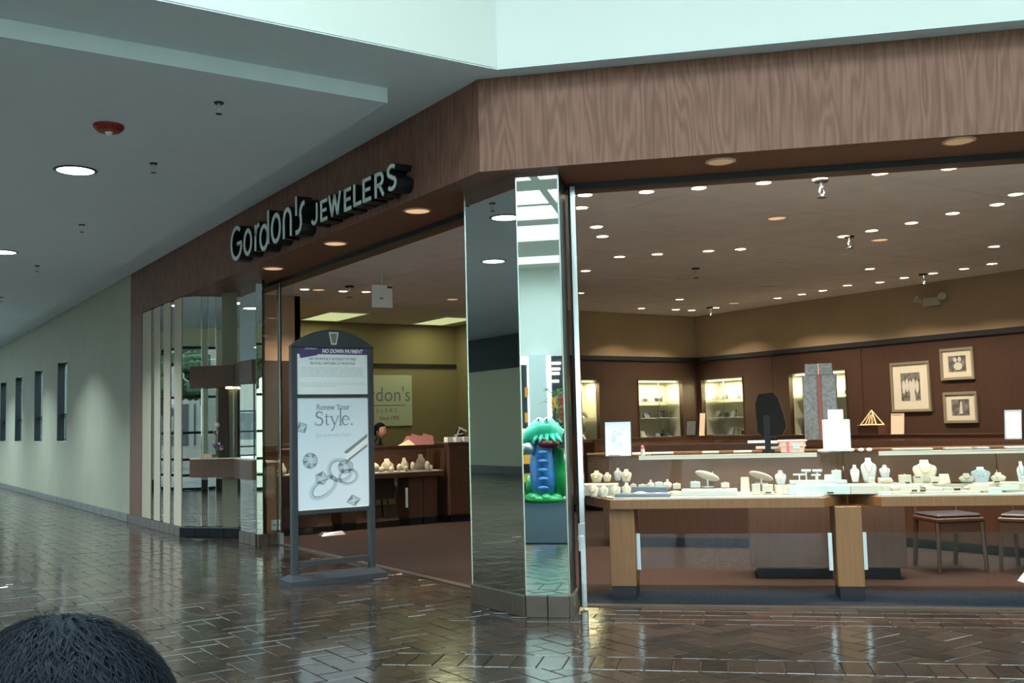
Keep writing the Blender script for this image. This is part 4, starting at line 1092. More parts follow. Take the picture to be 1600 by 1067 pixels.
tag(G().add([(0, 0, 0), (.34, .02, 0), (.38, .2, 0), (.05, .22, 0), (.05, .05, .03), (.3, .06, .05), (.33, .17, .02), (.08, .18, .04)], [(3, 2, 1, 0), (0, 1, 5, 4), (1, 2, 6, 5), (2, 3, 7, 6), (3, 0, 4, 7), (4, 5, 6, 7)]).build('paper_bag', 'alu', loc=(5.15, 12.15, .006)), 'flat grey paper bag on the floor behind the poster stand', 'bag')

# ================================================================== THINGS ON THE FRONT SHOWCASES
ZT = 1.087
def put(px, py, v=None, z=ZT):
    p = onZ(px, py, z); return p if v is None else onV(px, py, v)
def frames(label, name, px, v, w, h, tilt, par_cat, mt='paper', group=None, z=ZT):
    p = onV(px, 700, v); t = thing(name, label, par_cat, (p.x, p.y, z), DIAG, group)
    g = G(); g.t = Matrix.Rotation(-tilt, 4, 'X'); g.box(-w / 2, w / 2, -.006, .006, 0, h); b = g.build('panel', mt, t)
    g = G(); g.t = Matrix.Rotation(-tilt, 4, 'X'); e = .006; g.box(-w / 2 - e, -w / 2, -.009, .009, 0, h).box(w / 2, w / 2 + e, -.009, .009, 0, h).box(-w / 2 - e, w / 2 + e, -.009, .009, h, h + e); g.build('frame', 'dark_panel', t)
    g = G(); g.add([(-.03, .01, 0), (.03, .01, 0), (0, .09, 0), (0, .02, h * .6)], [(0, 2, 1), (0, 1, 3), (1, 2, 3), (2, 0, 3)]); g.build('easel_back', 'dark_panel', t)
    return t
# white sign by the left end
t = frames('white tabletop sign with pale blue print at the left end of the front showcase', 'table_sign', 966, 8.0, .20, .265, .12, 'sign')
g = G(); g.t = Matrix.Rotation(-.12, 4, 'X')
for i in range(9):
    x = R.uniform(-.06, .04); z = .06 + i * .018; g.vprism([(x, z), (x + R.uniform(.02, .07), z + .006), (x + .03, z + .016)], -.0075, -.006)
g.build('print', 'ink_light', t)
def P3(px, v): 
    p = onV(px, 700, v); return (p.x, p.y, ZT + .001)
tag(G().box(-.16, .16, -.07, .07, 0, .016).build('document_tray', 'peach', loc=P3(985, 8.13), rotz=DIAG, bevel=.004), 'peach folder lying behind the white tabletop sign', 'folder')
o = thing('tape_dispenser', 'white oval dish in front of the white tabletop sign', 'dish', P3(960, 7.9), DIAG); G().lathe([(.03, 0), (.05, .012), (.048, .016), (.028, .005)], 16, sx=1.0, sy=.7).build('bowl', 'white_plastic', o, smooth=True)
o.name = 'oval_dish'
o = thing('bottle', 'small bottle with a pink cap right of the white tabletop sign', 'bottle', P3(1004, 7.95), DIAG); G().cyl(0, 0, 0, .05, .016, 12).build('body', 'cream_leather', o); G().lathe([(.012, .05), (.013, .07), (.004, .078)], 10).build('cap', 'pink', o)
for i, (px, w_) in enumerate([(1035, .17), (1110, .13), (1160, .14)]):
    tag(G().box(-w_ / 2, w_ / 2, -.06, .06, 0, .012).build('velvet_pad', 'cream_leather', loc=P3(px, 8.28), rotz=DIAG, bevel=.003), '%s cream velvet pad behind the front light rail, counted from the left' % ORD[i], 'pad', 'velvet pads on the left front showcase')
# easel-backed dark stand with cross bars (card holder) and pole
o = thing('card_stand', 'black upright post with pale cross arms on the front showcase, before the octagonal mirror', 'stand', P3(1200, 8.1), DIAG)
G().box(-.045, .045, -.05, .05, 0, .02).build('base', 'black', o); G().box(-.022, .022, -.015, .015, .02, .285).build('post', 'black', o)
G().box(-.15, -.022, -.012, .012, .075, .095).build('arm', 'white_plastic', o); G().box(.022, .10, -.012, .012, .07, .09).build('arm', 'white_plastic', o)
G().box(-.09, -.022, -.014, .014, .03, .05).build('arm', 'peach', o); G().box(.022, .12, -.014, .014, .028, .045).build('arm', 'cream_leather', o)
# basket
o = thing('basket', 'peach oblong basket with a red tag on the front showcase', 'basket', P3(1238, 8.05), DIAG)
g = G(); N = 20
def rr_(w, d, n=20): return [(w * math.copysign(abs(math.cos(2 * PI * i / n)) ** .5, math.cos(2 * PI * i / n)), d * math.copysign(abs(math.sin(2 * PI * i / n)) ** .5, math.sin(2 * PI * i / n))) for i in range(n)]
a0, a1, a2, a3 = rr_(.085, .05), rr_(.105, .065), rr_(.098, .058), rr_(.08, .045)
vs = [(x, y, 0) for x, y in a0] + [(x, y, .095) for x, y in a1] + [(x, y, .095) for x, y in a2] + [(x, y, .012) for x, y in a3]
fs = [(k * N + i, k * N + (i + 1) % N, (k + 1) * N + (i + 1) % N, (k + 1) * N + i) for k in range(3) for i in range(N)] + [tuple(range(N))[::-1], tuple(range(3 * N, 4 * N))]
g.add(vs, fs).build('body', 'peach', o)
g = G()
for k in range(2):
    a = rr_(.108, .068); b = rr_(.108, .068)
    z = .088 if k == 0 else .05
    s = 1 if k == 0 else .93
    g.tube([(x * s, y * s, z) for x, y in a] + [(a[0][0] * s, a[0][1] * s, z)], .004, 5)
g.build('rim', 'cream_leather', o); G().box(-.045, -.028, -.072, -.066, -.0, .085).build('red_tag', 'pink', o)
G().box(.0, .05, -.064, -.060, .03, .06).build('label', 'ink_light', o)
# white boxes tower
o = thing('box_tower', 'stepped white cut-out sign, wide below and narrow on top, on the front showcase', 'sign', P3(1308, 8.1), DIAG)
G().box(-.115, .115, -.03, .03, .0, .012).build('base', 'glassy', o)
G().box(-.10, .10, -.012, .012, .012, .24).build('lower_panel', 'paper', o, bevel=.002); G().box(-.055, .055, -.012, .012, .24, .315).build('upper_panel', 'paper', o, bevel=.002)
o.name = 'stepped_sign'
tag(G().ball((0, 0, .012), .05, 12, 6, (1.2, .7, .25)).build('dish', 'white_plastic', loc=P3(1290, 7.93), rotz=DIAG), 'small white dish in front of the stepped white sign', 'dish')
for i, px in enumerate((1330, 1345, 1358)):
    tag(G().ball((0, 0, .012), .018, 8, 5, (1.2, 1, .7)).build('trinket', 'white_plastic', loc=P3(px, 7.98), rotz=DIAG), '%s pale trinket right of the stepped white sign' % ORD[i], 'trinket', 'trinkets at the case joint')
# papers on the right case
for i, (px, w_, m_) in enumerate([(1425, .28, 'mount'), (1500, .22, 'mount'), (1530, .12, 'ink_mid'), (1590, .16, 'ink_light')]):
    tag(G().box(-w_ / 2, w_ / 2, -.05, .05, 0, .01).build('folder', m_, loc=P3(px, 8.15), rotz=DIAG), '%s flat folder on the right front showcase, from the left' % ORD[i], 'folder', 'folders on the right front showcase')

# ---- behind: island items
def on_island(px, py_base, z=1.091): return onZ(px, py_base, z)
# octagonal mirror
t = thing('octagonal_mirror', 'black octagonal table mirror with thin copper rim on the island showcase', 'mirror', (*onX(1203, 690, 9.4)[:2], 1.091), DIAG - .1)
t.scale = (.92, 1, .84)
oc = [(-.16, .12), (-.17, .52), (-.12, .66), (.06, .68), (.13, .60), (.19, .36), (.22, .18), (.16, .06), (-.08, .03)]
G().vprism(oc, 0, .012).build('glass', 'black', t); G().box(-.07, .07, -.06, .06, 0, .03).build('foot', 'black', t)
pts = oc[2:8]; g = G(); g.ribbon(oc, .012, -.004, .016, True); g.build('rim', 'red_wood', t); G().box(-.02, .02, .012, .03, 0, .3).build('stand', 'black', t)
# gift tower
gx = onX(1285, 690, 9.4)
t = thing('gift_tower', 'silver wrapped box stack with mauve ribbon, taller than its neighbours', 'gift box', (gx.x, gx.y, 1.091), DIAG - .15)
t.scale = (1.12, 1.12, 1.12)
G().box(-.165, -.02, -.09, .09, 0, .66).build('lower_box', 'grey_gift', t, bevel=.004); G().box(.02, .165, -.09, .09, 0, .66).build('lower_box', 'grey_gift', t, bevel=.004)
G().box(-.02, .02, -.093, .09, 0, .66).build('ribbon', 'ribbon', t)
G().box(-.135, -.006, -.08, .08, .66, .775).build('upper_box', 'grey_gift', t, bevel=.004); G().box(.006, .135, -.08, .08, .66, .775).build('upper_box', 'grey_gift', t, bevel=.004); G().box(-.006, .006, -.083, .08, .66, .775).build('upper_ribbon', 'peach', t)
# pyramid ornament on its box, small frames, easel
px_ = onX(1357, 690, 11.95)
t = thing('riser_block', 'small dark red wooden riser under the pyramid ornament', 'block', (px_.x, px_.y, 1.09), -PI / 2); bpy.data.objects.remove(t)
bx = tag(G().box(-.17, .17, -.1, .1, 0, .13).build('riser_block', 'red_wood', loc=(12.05, px_.y, 1.092), rotz=-PI / 2, bevel=.004), 'small dark red wooden riser under the pyramid ornament', 'block')
t = thing('pyramid_ornament', 'copper coloured openwork pyramid ornament on a red wooden riser', 'ornament', (12.05, px_.y, 1.224), -PI / 2)
g = G(); ap = (0, 0, .20); cs = [(-.13, -.08, 0), (.13, -.08, 0), (.13, .08, 0), (-.13, .08, 0)]
for c in cs: g.tube([c, ap], .010, 5)
for i in range(4): g.tube([cs[i], cs[(i + 1) % 4]], .010, 5)
for x in (-.06, 0, .06): g.tube([(x, -.08, 0), (x * .3, -.02, .14)], .007, 4)
g.build('frame', 'tan_block', t); G().add([(-.1, -.06, .0), (.1, -.06, 0), (0, .02, .15), (0, .05, 0)], [(0, 1, 2), (0, 2, 3), (1, 3, 2), (0, 3, 1)]).build('core', 'gold', t)
def easel(label, px, X, w_, h_, m1, mf):
    p = onX(px, 690, X); t = thing('table_sign', label, 'sign', (X, p.y, 1.092), -PI / 2 + .25, 'small tabletop signs inside the shop')
    g = G(); g.t = Matrix.Rotation(-.15, 4, 'X'); g.box(-w_ / 2, w_ / 2, -.006, .006, .015, h_); g.build('panel', m1, t)
    g = G(); g.t = Matrix.Rotation(-.15, 4, 'X'); e = .012; g.box(-w_ / 2 - e, -w_ / 2, -.009, .009, 0, h_).box(w_ / 2, w_ / 2 + e, -.009, .009, 0, h_).box(-w_ / 2 - e, w_ / 2 + e, -.009, .009, h_, h_ + e).box(-w_ / 2 - e, w_ / 2 + e, -.009, .009, 0, .015); g.build('frame', mf, t)
    G().add([(-.03, .01, 0), (.03, .01, 0), (0, .10, 0), (0, .03, h_ * .6)], [(0, 2, 1), (0, 1, 3), (1, 2, 3), (2, 0, 3)]).build('easel_back', mf, t)
easel('small cream framed card below the large group photograph', 1403, 12.0, .15, .27, 'cream_leather', 'peach')
easel('pale blue easel card in a silver frame near the right edge of the photo', 1584, 9.4, .13, .27, 'ink_light', 'alu')
easel('dark grey gift card before the corner, left of the pair', 1080, 11.7, .17, .25, 'grey_gift', 'black')
easel('tall peach card before the corner, right of the pair', 1097, 11.95, .07, .36, 'peach', 'cream_leather')
# jewellery laid out on the far counter
t = thing('cloth_heap', 'mauve and tan folded cloth on the far showcase', 'cloth', (6.85, 12.85, 1.10))
g = G()
for i in range(4): g.add([(-.25 + i * .09, -.1, 0), (.0 + i * .09, -.12, 0), (-.02 + i * .1, .08, 0), (-.12 + i * .09, -.02, .13 + .03 * (i % 2)), (.02 + i * .09, -.04, .12)], [(0, 2, 1), (0, 1, 4, 3), (1, 2, 4), (2, 0, 3), (2, 3, 4)])
g.build('folds', 'ribbon', t)
g = G(); g.add([(-.3, -.1, 0), (-.05, -.15, 0), (-.1, .05, 0), (-.12, -.08, .08)], [(0, 2, 1), (0, 1, 3), (1, 2, 3), (2, 0, 3)]); g.build('lining', 'tan_block', t)
t = thing('tent_card', 'black triangular tent card with a white pattern on the counter block', 'card', (7.52, 12.7, 1.122), .2)
G().vprism([(-.14, 0), (.14, 0), (.0, .24)], -.02, .02).build('body', 'black', t); g = G()
g.ribbon([(-.12, .03), (0, .21)], .02, -.026, -.02).ribbon([(.12, .15), (-.03, .21)], .03, -.026, -.02).ribbon([(-.12, .10), (.05, .12)], .015, -.026, -.02); g.build('pattern', 'paper', t)
for i, (x, w_) in enumerate([(7.28, .1), (7.42, .09), (7.55, .12), (7.68, .08)]):
    tag(G().box(-w_ / 2, w_ / 2, -.05, .05, 0, .075).build('white_box', 'paper', loc=(x, 12.6, 1.122), rotz=R.uniform(-.1, .1), bevel=.003), '%s white carton from the left on the dark oak counter block' % ORD[i], 'box', 'white cartons on the counter block')
# shopkeeper seated behind the far counter

# ================================================================== JEWELLERY DISPLAYS
def bust_g(h, w, wide=False):
    g = G(); hw_ = w / 2
    prof = [(.62, 0), (.72, .10), (.95, .45), (1.0, .60), (.88, .72), (.50, .80), (.36, .86), (.36, .97), (.30, 1.0)]
    if wide: prof = [(.70, 0), (.95, .3), (1.0, .5), (.7, .68), (.42, .8), (.40, .95), (.3, 1.0)]
    vs = []; fs = []; n = 12
    for r, z in prof:
        lean = (z ** 1.5) * h * .18
        for i in range(n):
            a = 2 * PI * i / n; c = math.cos(a); s = math.sin(a)
            vs.append((hw_ * r * math.copysign(abs(c) ** .8, c), lean + hw_ * .42 * (r if z > .78 else 1) * s * (.5 if s < 0 else .35), h * z))
    for j in range(len(prof) - 1):
        for i in range(n): a, b = j * n + i, j * n + (i + 1) % n; fs.append((a, b, b + n, a + n))
    fs += [tuple(range(n))[::-1], tuple(range((len(prof) - 1) * n, len(prof) * n))]
    return g.add(vs, fs)
def necklace(h, w, y=-.004):
    g = G(); pts = []
    for i in range(13):
        a = -PI + PI * i / 12; x = math.cos(a) * w * .24; z = h * .78 + math.sin(a) * h * .36
        yy = (max(z, 0) / h) ** 1.5 * h * .18 - w * .5 * .42 * .5 - .006
        pts.append((x, yy, z))
    g.tube(pts, .0018, 4); g.ball((0, pts[6][1] - .002, pts[6][2] - .006), .006, 6, 4); return g
def place_bust(px, py, v, h, w, mtl, label, group, wide=False, base=None, rot=DIAG):
    p = onV(px, py, v)
    t = thing('necklace_bust', label, 'jewellery display', p, rot, group)
    bust_g(h, w, wide).build('bust', mtl, t, smooth=True)
    necklace(h, w).build('necklace', R.choice(['gold', 'silver']), t)
    return p
ZD = .7745
def pxsize(v, px, n): 
    p = onV(px, 760, v); return n * (p - CP).dot(CF) / FOC
def riser(px, v, z, w, d, m, label, rot=DIAG, name='riser', z0=ZD, group=None):
    p = onV(px, 760, v)
    if z - z0 < .004: return
    tag(G().box(-w / 2, w / 2, -d / 2, d / 2, 0, z - z0 - .0005).build(name, m, loc=(p.x, p.y, z0 + .0005), rotz=rot, bevel=.003), label, 'display stand', group)
def item(kind, px, py, v, wpx, hpx, mtl, label, group, rot=DIAG, tagc=False):
    p = onV(px, py, v); k = (p - CP).dot(CF) / FOC; w, h = wpx * k, hpx * k
    g = G(); name = {'box': 'ring_box', 'pillow': 'bracelet_pillow', 'tbar': 'bracelet_stand', 'wedge': 'pendant_wedge', 'knob': 'ring_cushion', 'tilt': 'necklace_stand', 'blob': 'ring_cushion', 'tray': 'display_tray', 'tag': 'price_tag'}[kind]
    t = thing(name, label, 'jewellery display', p, rot, group)
    d = min(.09, max(.03, w * .6))
    if kind == 'box':
        G().box(-w / 2, w / 2, -d / 2, d / 2, 0, h).build('body', mtl, t, bevel=.004)
        G().box(-w * .3, w * .3, -d * .2, d * .2, h, h + .002).build('slot', 'tan_block', t); G().ball((0, 0, h + .004), .005, 6, 4).build('ring', 'silver', t)
    elif kind == 'pillow':
        g.t = Matrix.Rotation(-.35, 4, 'X'); g.ball((0, 0, h * .45), 1, 14, 8, (w / 2, d * .35, h * .46)); g.build('cushion', mtl, t, smooth=True)
        g = G(); g.t = Matrix.Rotation(-.35, 4, 'X'); g.tube([(-w * .3, -d * .33, h * .55), (0, -d * .36, h * .38), (w * .3, -d * .33, h * .55)], .0025, 4); g.build('bracelet', 'gold', t)
    elif kind == 'tbar':
        G().box(-w * .28, w * .28, -d * .3, d * .3, 0, h * .10).build('foot', mtl, t, bevel=.002); G().box(-.006, .006, -.006, .006, h * .1, h * .8).build('post', mtl, t)
        g = G(); g.tube([(-w / 2, 0, h * .88), (w / 2, 0, h * .88)], h * .12, 8); g.build('bar', mtl, t, smooth=True)
    elif kind == 'wedge':
        G().add([(-w / 2, -d / 2, 0), (w / 2, -d / 2, 0), (w / 2, d / 2, 0), (-w / 2, d / 2, 0), (-w * .42, d * .1, h), (w * .42, d * .1, h), (w * .42, d * .35, h), (-w * .42, d * .35, h)], [(3, 2, 1, 0), (0, 1, 5, 4), (1, 2, 6, 5), (2, 3, 7, 6), (3, 0, 4, 7), (4, 5, 6, 7)]).build('body', mtl, t)
        G().ball((0, -d * .25, h * .5), .005, 6, 4).build('pendant', 'gold', t)
    elif kind in ('knob', 'blob'):
        g.ball((0, 0, h * .38), 1, 12, 8, (w / 2, d / 2, h * .38)); g.build('cushion', mtl, t, smooth=True)
        G().ball((0, 0, h * .85), h * .14 if kind == 'knob' else h * .1, 8, 5).build('ring', mtl if kind == 'knob' else 'gold', t)
    elif kind == 'tilt':
        G().lathe([(w * .26, 0), (w * .26, .008)], 14, sy=.6).build('foot', 'alu', t); G().cyl(0, 0, .008, h * .55, .008, 8).build('post', 'alu', t)
        g = G(); g.t = Matrix.Translation((0, 0, h * .62)) @ Matrix.Rotation(.32, 4, 'Y') @ Matrix.Rotation(-.5, 4, 'X'); g.ball((0, 0, 0), 1, 16, 8, (w * .5, w * .30, h * .16)); g.build('neck_form', mtl, t, smooth=True)
    elif kind == 'tray':
        G().box(-w / 2, w / 2, -.05, .05, 0, h).build('body', mtl, t, bevel=.002)
    elif kind == 'tag':
        G().box(-w / 2, w / 2, -.012, .0, 0, h).build('body', 'cream_leather', t); G().box(-w * .4, w * .4, -.0135, -.012, h * .25, h * .85).build('print', 'tag_black', t)
    return t
C_ = 'cream_leather'
GA = 'cream jewellery displays in the left front showcase'; GB = 'cream jewellery displays in the right front showcase'
def a6(x, y, ox): return ox + x / 6.667, 700 + y / 6.667
def lab(kind, i, where): return '%s %s %s' % (ORD[i] if i < 20 else 'next', kind, where)
# risers and trays, left case
VM, VB = 8.02, 8.22
riser(934, VB - .04, .862, .32, .20, C_, 'cream cloth riser under the busts at the left end of the front showcase')
riser(1005, 7.99, .800, .42, .26, 'tray_blue', 'blue grey tray in the left front showcase, lower step', name='tray')
riser(1003, 8.12, .838, .40, .09, 'tray_blue', 'blue grey upper step behind the blue grey tray', name='tray_step', z0=.801)
riser(1108, 8.06, .815, .42, .26, 'white_deck', 'white cloth platform in the middle of the left front showcase', name='platform')
riser(1278, 8.06, .842, .44, .24, 'glassy', 'pale acrylic platform at the right end of the left front showcase', name='platform')
n = 0
busts = [(215, 355, 118, 130, C_, VB), (325, 350, 95, 90, C_, VB), (437, 340, 130, 80, 'grey_velvet', VB + .02), (525, 352, 130, 115, C_, VB), (185, 512, 140, 100, C_, 7.93), (290, 515, 130, 95, C_, 7.93), (415, 512, 140, 105, C_, 7.93), (528, 512, 150, 95, C_, 7.93)]
for i, (x, y, h, w_, m_, v) in enumerate(busts):
    px, py = a6(x, y, 900); row = 'back' if i < 4 else 'front'
    p = onV(px, py, v); k = (p - CP).dot(CF) / FOC
    place_bust(px, py if i < 4 else 0 or py, v, h / 6.667 * k, w_ / 6.667 * k, m_, '%s necklace bust, %s row, left end of the front showcase' % (ORD[i % 4], row), 'necklace busts at the left end of the front showcase')
def seq(lst, ox, v_of, group, where):
    for i, (kind, x, y, w_, h_, m_, v) in enumerate(lst):
        px, py = a6(x, y, ox); item(kind, px, py, v, w_ / 6.667, h_ / 6.667, m_, '%s %s %s' % (ORD[i % 20], {'box': 'ring box', 'pillow': 'bracelet pillow', 'tbar': 'bracelet stand', 'wedge': 'pendant wedge', 'knob': 'knobbed ring cushion', 'tilt': 'tilted necklace form', 'blob': 'ring cushion', 'tray': 'display tray', 'tag': 'price tag'}[kind], where), group)
seq([('box', 600, 425, 60, 50, C_, 8.12), ('box', 695, 435, 85, 55, C_, 8.12), ('knob', 780, 425, 80, 95, C_, 8.12), ('box', 865, 415, 80, 60, C_, 8.12), ('knob', 955, 425, 95, 100, C_, 8.12), ('box', 1050, 425, 80, 55, C_, 8.12)], 900, 0, GA, 'from the left on the upper step of the blue grey tray')
seq([('pillow', 670, 518, 165, 75, C_, 7.95), ('pillow', 858, 518, 120, 62, C_, 7.95), ('pillow', 1035, 515, 165, 80, C_, 7.95)], 900, 0, GA, 'from the left on the front of the blue grey tray')
seq([('box', 1245, 412, 100, 62, 'grey_velvet', 8.16), ('tilt', 1372, 408, 260, 190, C_, 8.18), ('box', 1552, 412, 80, 50, C_, 8.16), ('blob', 1215, 482, 100, 70, C_, 7.99), ('blob', 1330, 485, 100, 65, C_, 7.99), ('blob', 1435, 482, 100, 65, C_, 7.99), ('blob', 1540, 482, 100, 65, C_, 7.99)], 900, 0, GA, 'from the left on the white cloth platform')
seq([('box', 35, 412, 60, 50, C_, 8.16), ('blob', 100, 470, 90, 62, C_, 8.0), ('wedge', 232, 480, 95, 175, C_, 8.0), ('tilt', 398, 372, 255, 130, C_, 8.2), ('box', 345, 480, 85, 105, C_, 8.0), ('box', 465, 480, 110, 100, C_, 8.0), ('tag', 468, 478, 70, 28, C_, 7.93), ('wedge', 590, 478, 65, 95, C_, 8.0), ('wedge', 665, 475, 70, 90, C_, 8.0)], 1130, 0, GA, 'from the left between the white platform and the acrylic platform')
px, py = a6(602, 385, 1130); p = onV(px, py, 8.2); k = (p - CP).dot(CF) / FOC
riser(px, 8.2, p.z, .1, .08, C_, 'cream block under the pale pointed bust')
place_bust(px, py, 8.2, 150 / 6.667 * k, 115 / 6.667 * k, 'grey_velvet', 'pale pointed necklace bust standing alone right of the tilted necklace form', GA)
seq([('tbar', 868, 352, 95, 130, 'glassy', 8.22), ('tbar', 795, 352, 120, 85, 'glassy', 8.16), ('tbar', 985, 352, 95, 130, 'glassy', 8.22), ('tbar', 970, 352, 95, 80, 'glassy', 8.14), ('wedge', 1100, 352, 90, 75, 'glassy', 8.18), ('box', 1182, 352, 95, 120, 'glassy', 8.2)], 1130, 0, GA, 'from the left in the back row of the acrylic platform')
riser(1278, 8.19, .868, .42, .12, 'glassy', 'upper step of the pale acrylic platform', name='platform_step', z0=.843)
seq([('box', 830, 430, 150, 60, 'glassy', 8.06), ('box', 985, 430, 130, 60, 'glassy', 8.06), ('box', 1120, 430, 130, 60, 'glassy', 8.06), ('box', 830, 500, 150, 38, 'glassy', 7.93), ('box', 985, 500, 140, 38, 'glassy', 7.93), ('tag', 1115, 478, 80, 26, C_, 7.91)], 1130, 0, GA, 'from the left in the front rows of the acrylic platform')
# right case (8x scale 6.4)
def b6(x, y): return 1350 + x / 6.4, 700 + y / 6.4
riser(1350, 8.06, .840, .22, .24, C_, 'cream block under the first busts of the right front showcase')
riser(1400, 8.10, .835, .30, .22, C_, 'cream step left of the largest bust')
riser(1450, 8.16, .836, .62, .18, C_, 'cream step under the largest bust', name='platform')
riser(1545, 8.16, .836, .68, .18, C_, 'cream step under the two wide busts on the right', name='platform')
for i, (x, y, h, w_, m_, v, wide) in enumerate([(-85, 340, 170, 90, 'glassy', 8.18, False), (55, 340, 240, 155, 'grey_velvet', 8.2, False), (212, 297, 125, 105, 'grey_velvet', 8.14, False), (618, 345, 225, 235, C_, 8.22, False), (1028, 343, 90, 150, C_, 8.18, True), (1175, 350, 160, 190, 'grey_velvet', 8.2, False), (1348, 335, 90, 145, C_, 8.18, True), (1590, 375, 240, 90, 'glassy', 8.2, False)]):
    px, py = b6(x, y); p = onV(px, py, v); k = (p - CP).dot(CF) / FOC
    if i == 2: riser(px, v, p.z, .09, .08, C_, 'cream block under the third bust of the right front showcase', z0=.8355)
    place_bust(px, py, v, h / 6.4 * k, w_ / 6.4 * k, m_, '%s necklace bust from the left in the right front showcase' % ORD[i], 'necklace busts in the right front showcase', wide)
LB = [('box', 70, 345, 70, 50, C_, 8.1), ('pillow', 225, 352, 135, 55, C_, 8.1), ('box', 215, 405, 110, 40, 'glassy', 8.02), ('box', 205, 482, 120, 48, 'glassy', 7.93), ('knob', 312, 432, 100, 90, C_, 7.98), ('tray', 360, 462, 160, 30, C_, 7.93), ('wedge', 20, 455, 90, 90, 'white_deck', 7.97), ('wedge', 92, 455, 70, 110, 'glassy', 7.97),
      ('box', 412, 358, 115, 90, C_, 8.14), ('tag', 435, 358, 52, 26, C_, 8.08), ('box', 540, 355, 85, 75, C_, 8.14), ('tag', 535, 300, 60, 18, C_, 8.07), ('box', 706, 355, 85, 68, C_, 8.12), ('tag', 708, 356, 60, 24, C_, 8.06), ('wedge', 805, 352, 105, 92, C_, 8.14)]
for i, (kind, x, y, w_, h_, m_, v) in enumerate(LB):
    px, py = b6(x, y); item(kind, px, py, v, w_ / 6.4, h_ / 6.4, m_, '%s small display from the left around the largest bust, right front showcase' % ORD[i], GB)
riser(1455, 7.99, .79, .64, .10, C_, 'low cream tray of bracelets in front of the largest bust', name='bracelet_tray')
LC = [('blob', 480, 400, 110, 40, C_, 8.04), ('blob', 640, 398, 120, 38, C_, 8.04), ('tag', 502, 440, 62, 30, C_, 7.93), ('tag', 585, 440, 62, 30, C_, 7.93), ('box', 700, 430, 150, 38, 'white_deck', 7.99), ('box', 835, 430, 85, 40, 'white_deck', 7.99), ('tag', 928, 430, 75, 34, C_, 7.94), ('knob', 1035, 412, 70, 45, C_, 8.0), ('box', 1148, 428, 180, 62, C_, 7.99), ('tag', 1325, 350, 60, 24, C_, 8.08), ('tilt', 1360, 400, 90, 60, C_, 8.05), ('box', 1310, 462, 120, 70, 'glassy', 7.94), ('box', 1455, 420, 165, 52, 'glassy', 7.99), ('tbar', 1590, 345, 60, 60, 'glassy', 8.1)]
for i, (kind, x, y, w_, h_, m_, v) in enumerate(LC):
    px, py = b6(x, y); item(kind, px, py, v, w_ / 6.4, h_ / 6.4, m_, '%s low display from the left in the front row, right front showcase' % ORD[i], GB)
# far counter displays
def far_item(px, py, y, w_, h_, kind, i):
    p = onY(px, py, y); k = (p - CP).dot(CF) / FOC; w, h = w_ * k, h_ * k
    z = .7425; t = thing('necklace_bust' if kind == 'bust' else 'display_cushion', '%s cream display from the left inside the far showcase' % ORD[i], 'jewellery display', (p.x, p.y, z), 0, 'cream displays inside the far showcase')
    if kind == 'bust': bust_g(h, w, True).build('bust', C_, t, smooth=True); necklace(h, w).build('necklace', 'gold', t)
    else: G().ball((0, 0, h * .5), 1, 12, 8, (w / 2, w * .35, h * .5)).build('cushion', C_, t, smooth=True)
for i, (px, w_, h_, kd, y) in enumerate([(581, 26, 16, 'c', 12.8), (596, 10, 9, 'c', 12.75), (606, 22, 20, 'bust', 12.9), (612, 9, 9, 'c', 12.7), (624, 9, 12, 'c', 12.75), (633, 14, 20, 'bust', 12.9), (634, 8, 9, 'c', 12.68), (645, 8, 14, 'c', 12.75), (650, 8, 12, 'c', 12.8), (659, 20, 24, 'bust', 12.9), (668, 9, 14, 'c', 12.72), (674, 6, 8, 'c', 12.7)]):
    far_item(px, 738, y, w_, h_, kd, i)
for i, (x, kd, h_) in enumerate([(4.60, 'c', .06), (4.68, 'bust', .12), (4.78, 'c', .07), (4.87, 'bust', .15), (4.97, 'c', .08), (5.05, 'bust', .24), (5.15, 'c', .10)]):
    t = thing('necklace_bust' if kd == 'bust' else 'display_cushion', '%s gold display from the left in the showcase behind the parked glass door' % ORD[i], 'jewellery display', (x, 12.72, .776), 0, 'gold displays behind the parked glass door')
    if kd == 'bust': bust_g(h_, .09, True).build('bust', C_, t, smooth=True)
    else: G().ball((0, 0, h_ * .5), 1, 10, 6, (.035, .03, h_ * .5)).build('cushion', 'gold', t, smooth=True)
tag(G().box(-.25, .3, -.03, .03, 0, .02).build('red_strip', 'red', loc=(5.0, 12.62, 1.092), bevel=.004), 'red strip lying on the showcase behind the parked glass door', 'strip')
# a few displays in the deeper showcases
for i, px in enumerate((1196, 1225, 1350, 1480, 1560)): pass
for i, (x, y) in enumerate([(9.4, 8.2), (9.45, 7.4), (9.4, 6.7), (9.4, 6.0), (9.4, 5.2)]):
    t = thing('display_cushion', '%s cream cushion from the left inside the island showcase' % ORD[i], 'jewellery display', (x, y, .776), -PI / 2, 'cushions inside the island showcase'); G().ball((0, 0, .04), 1, 10, 6, (.06, .04, .04)).build('cushion', C_, t, smooth=True)

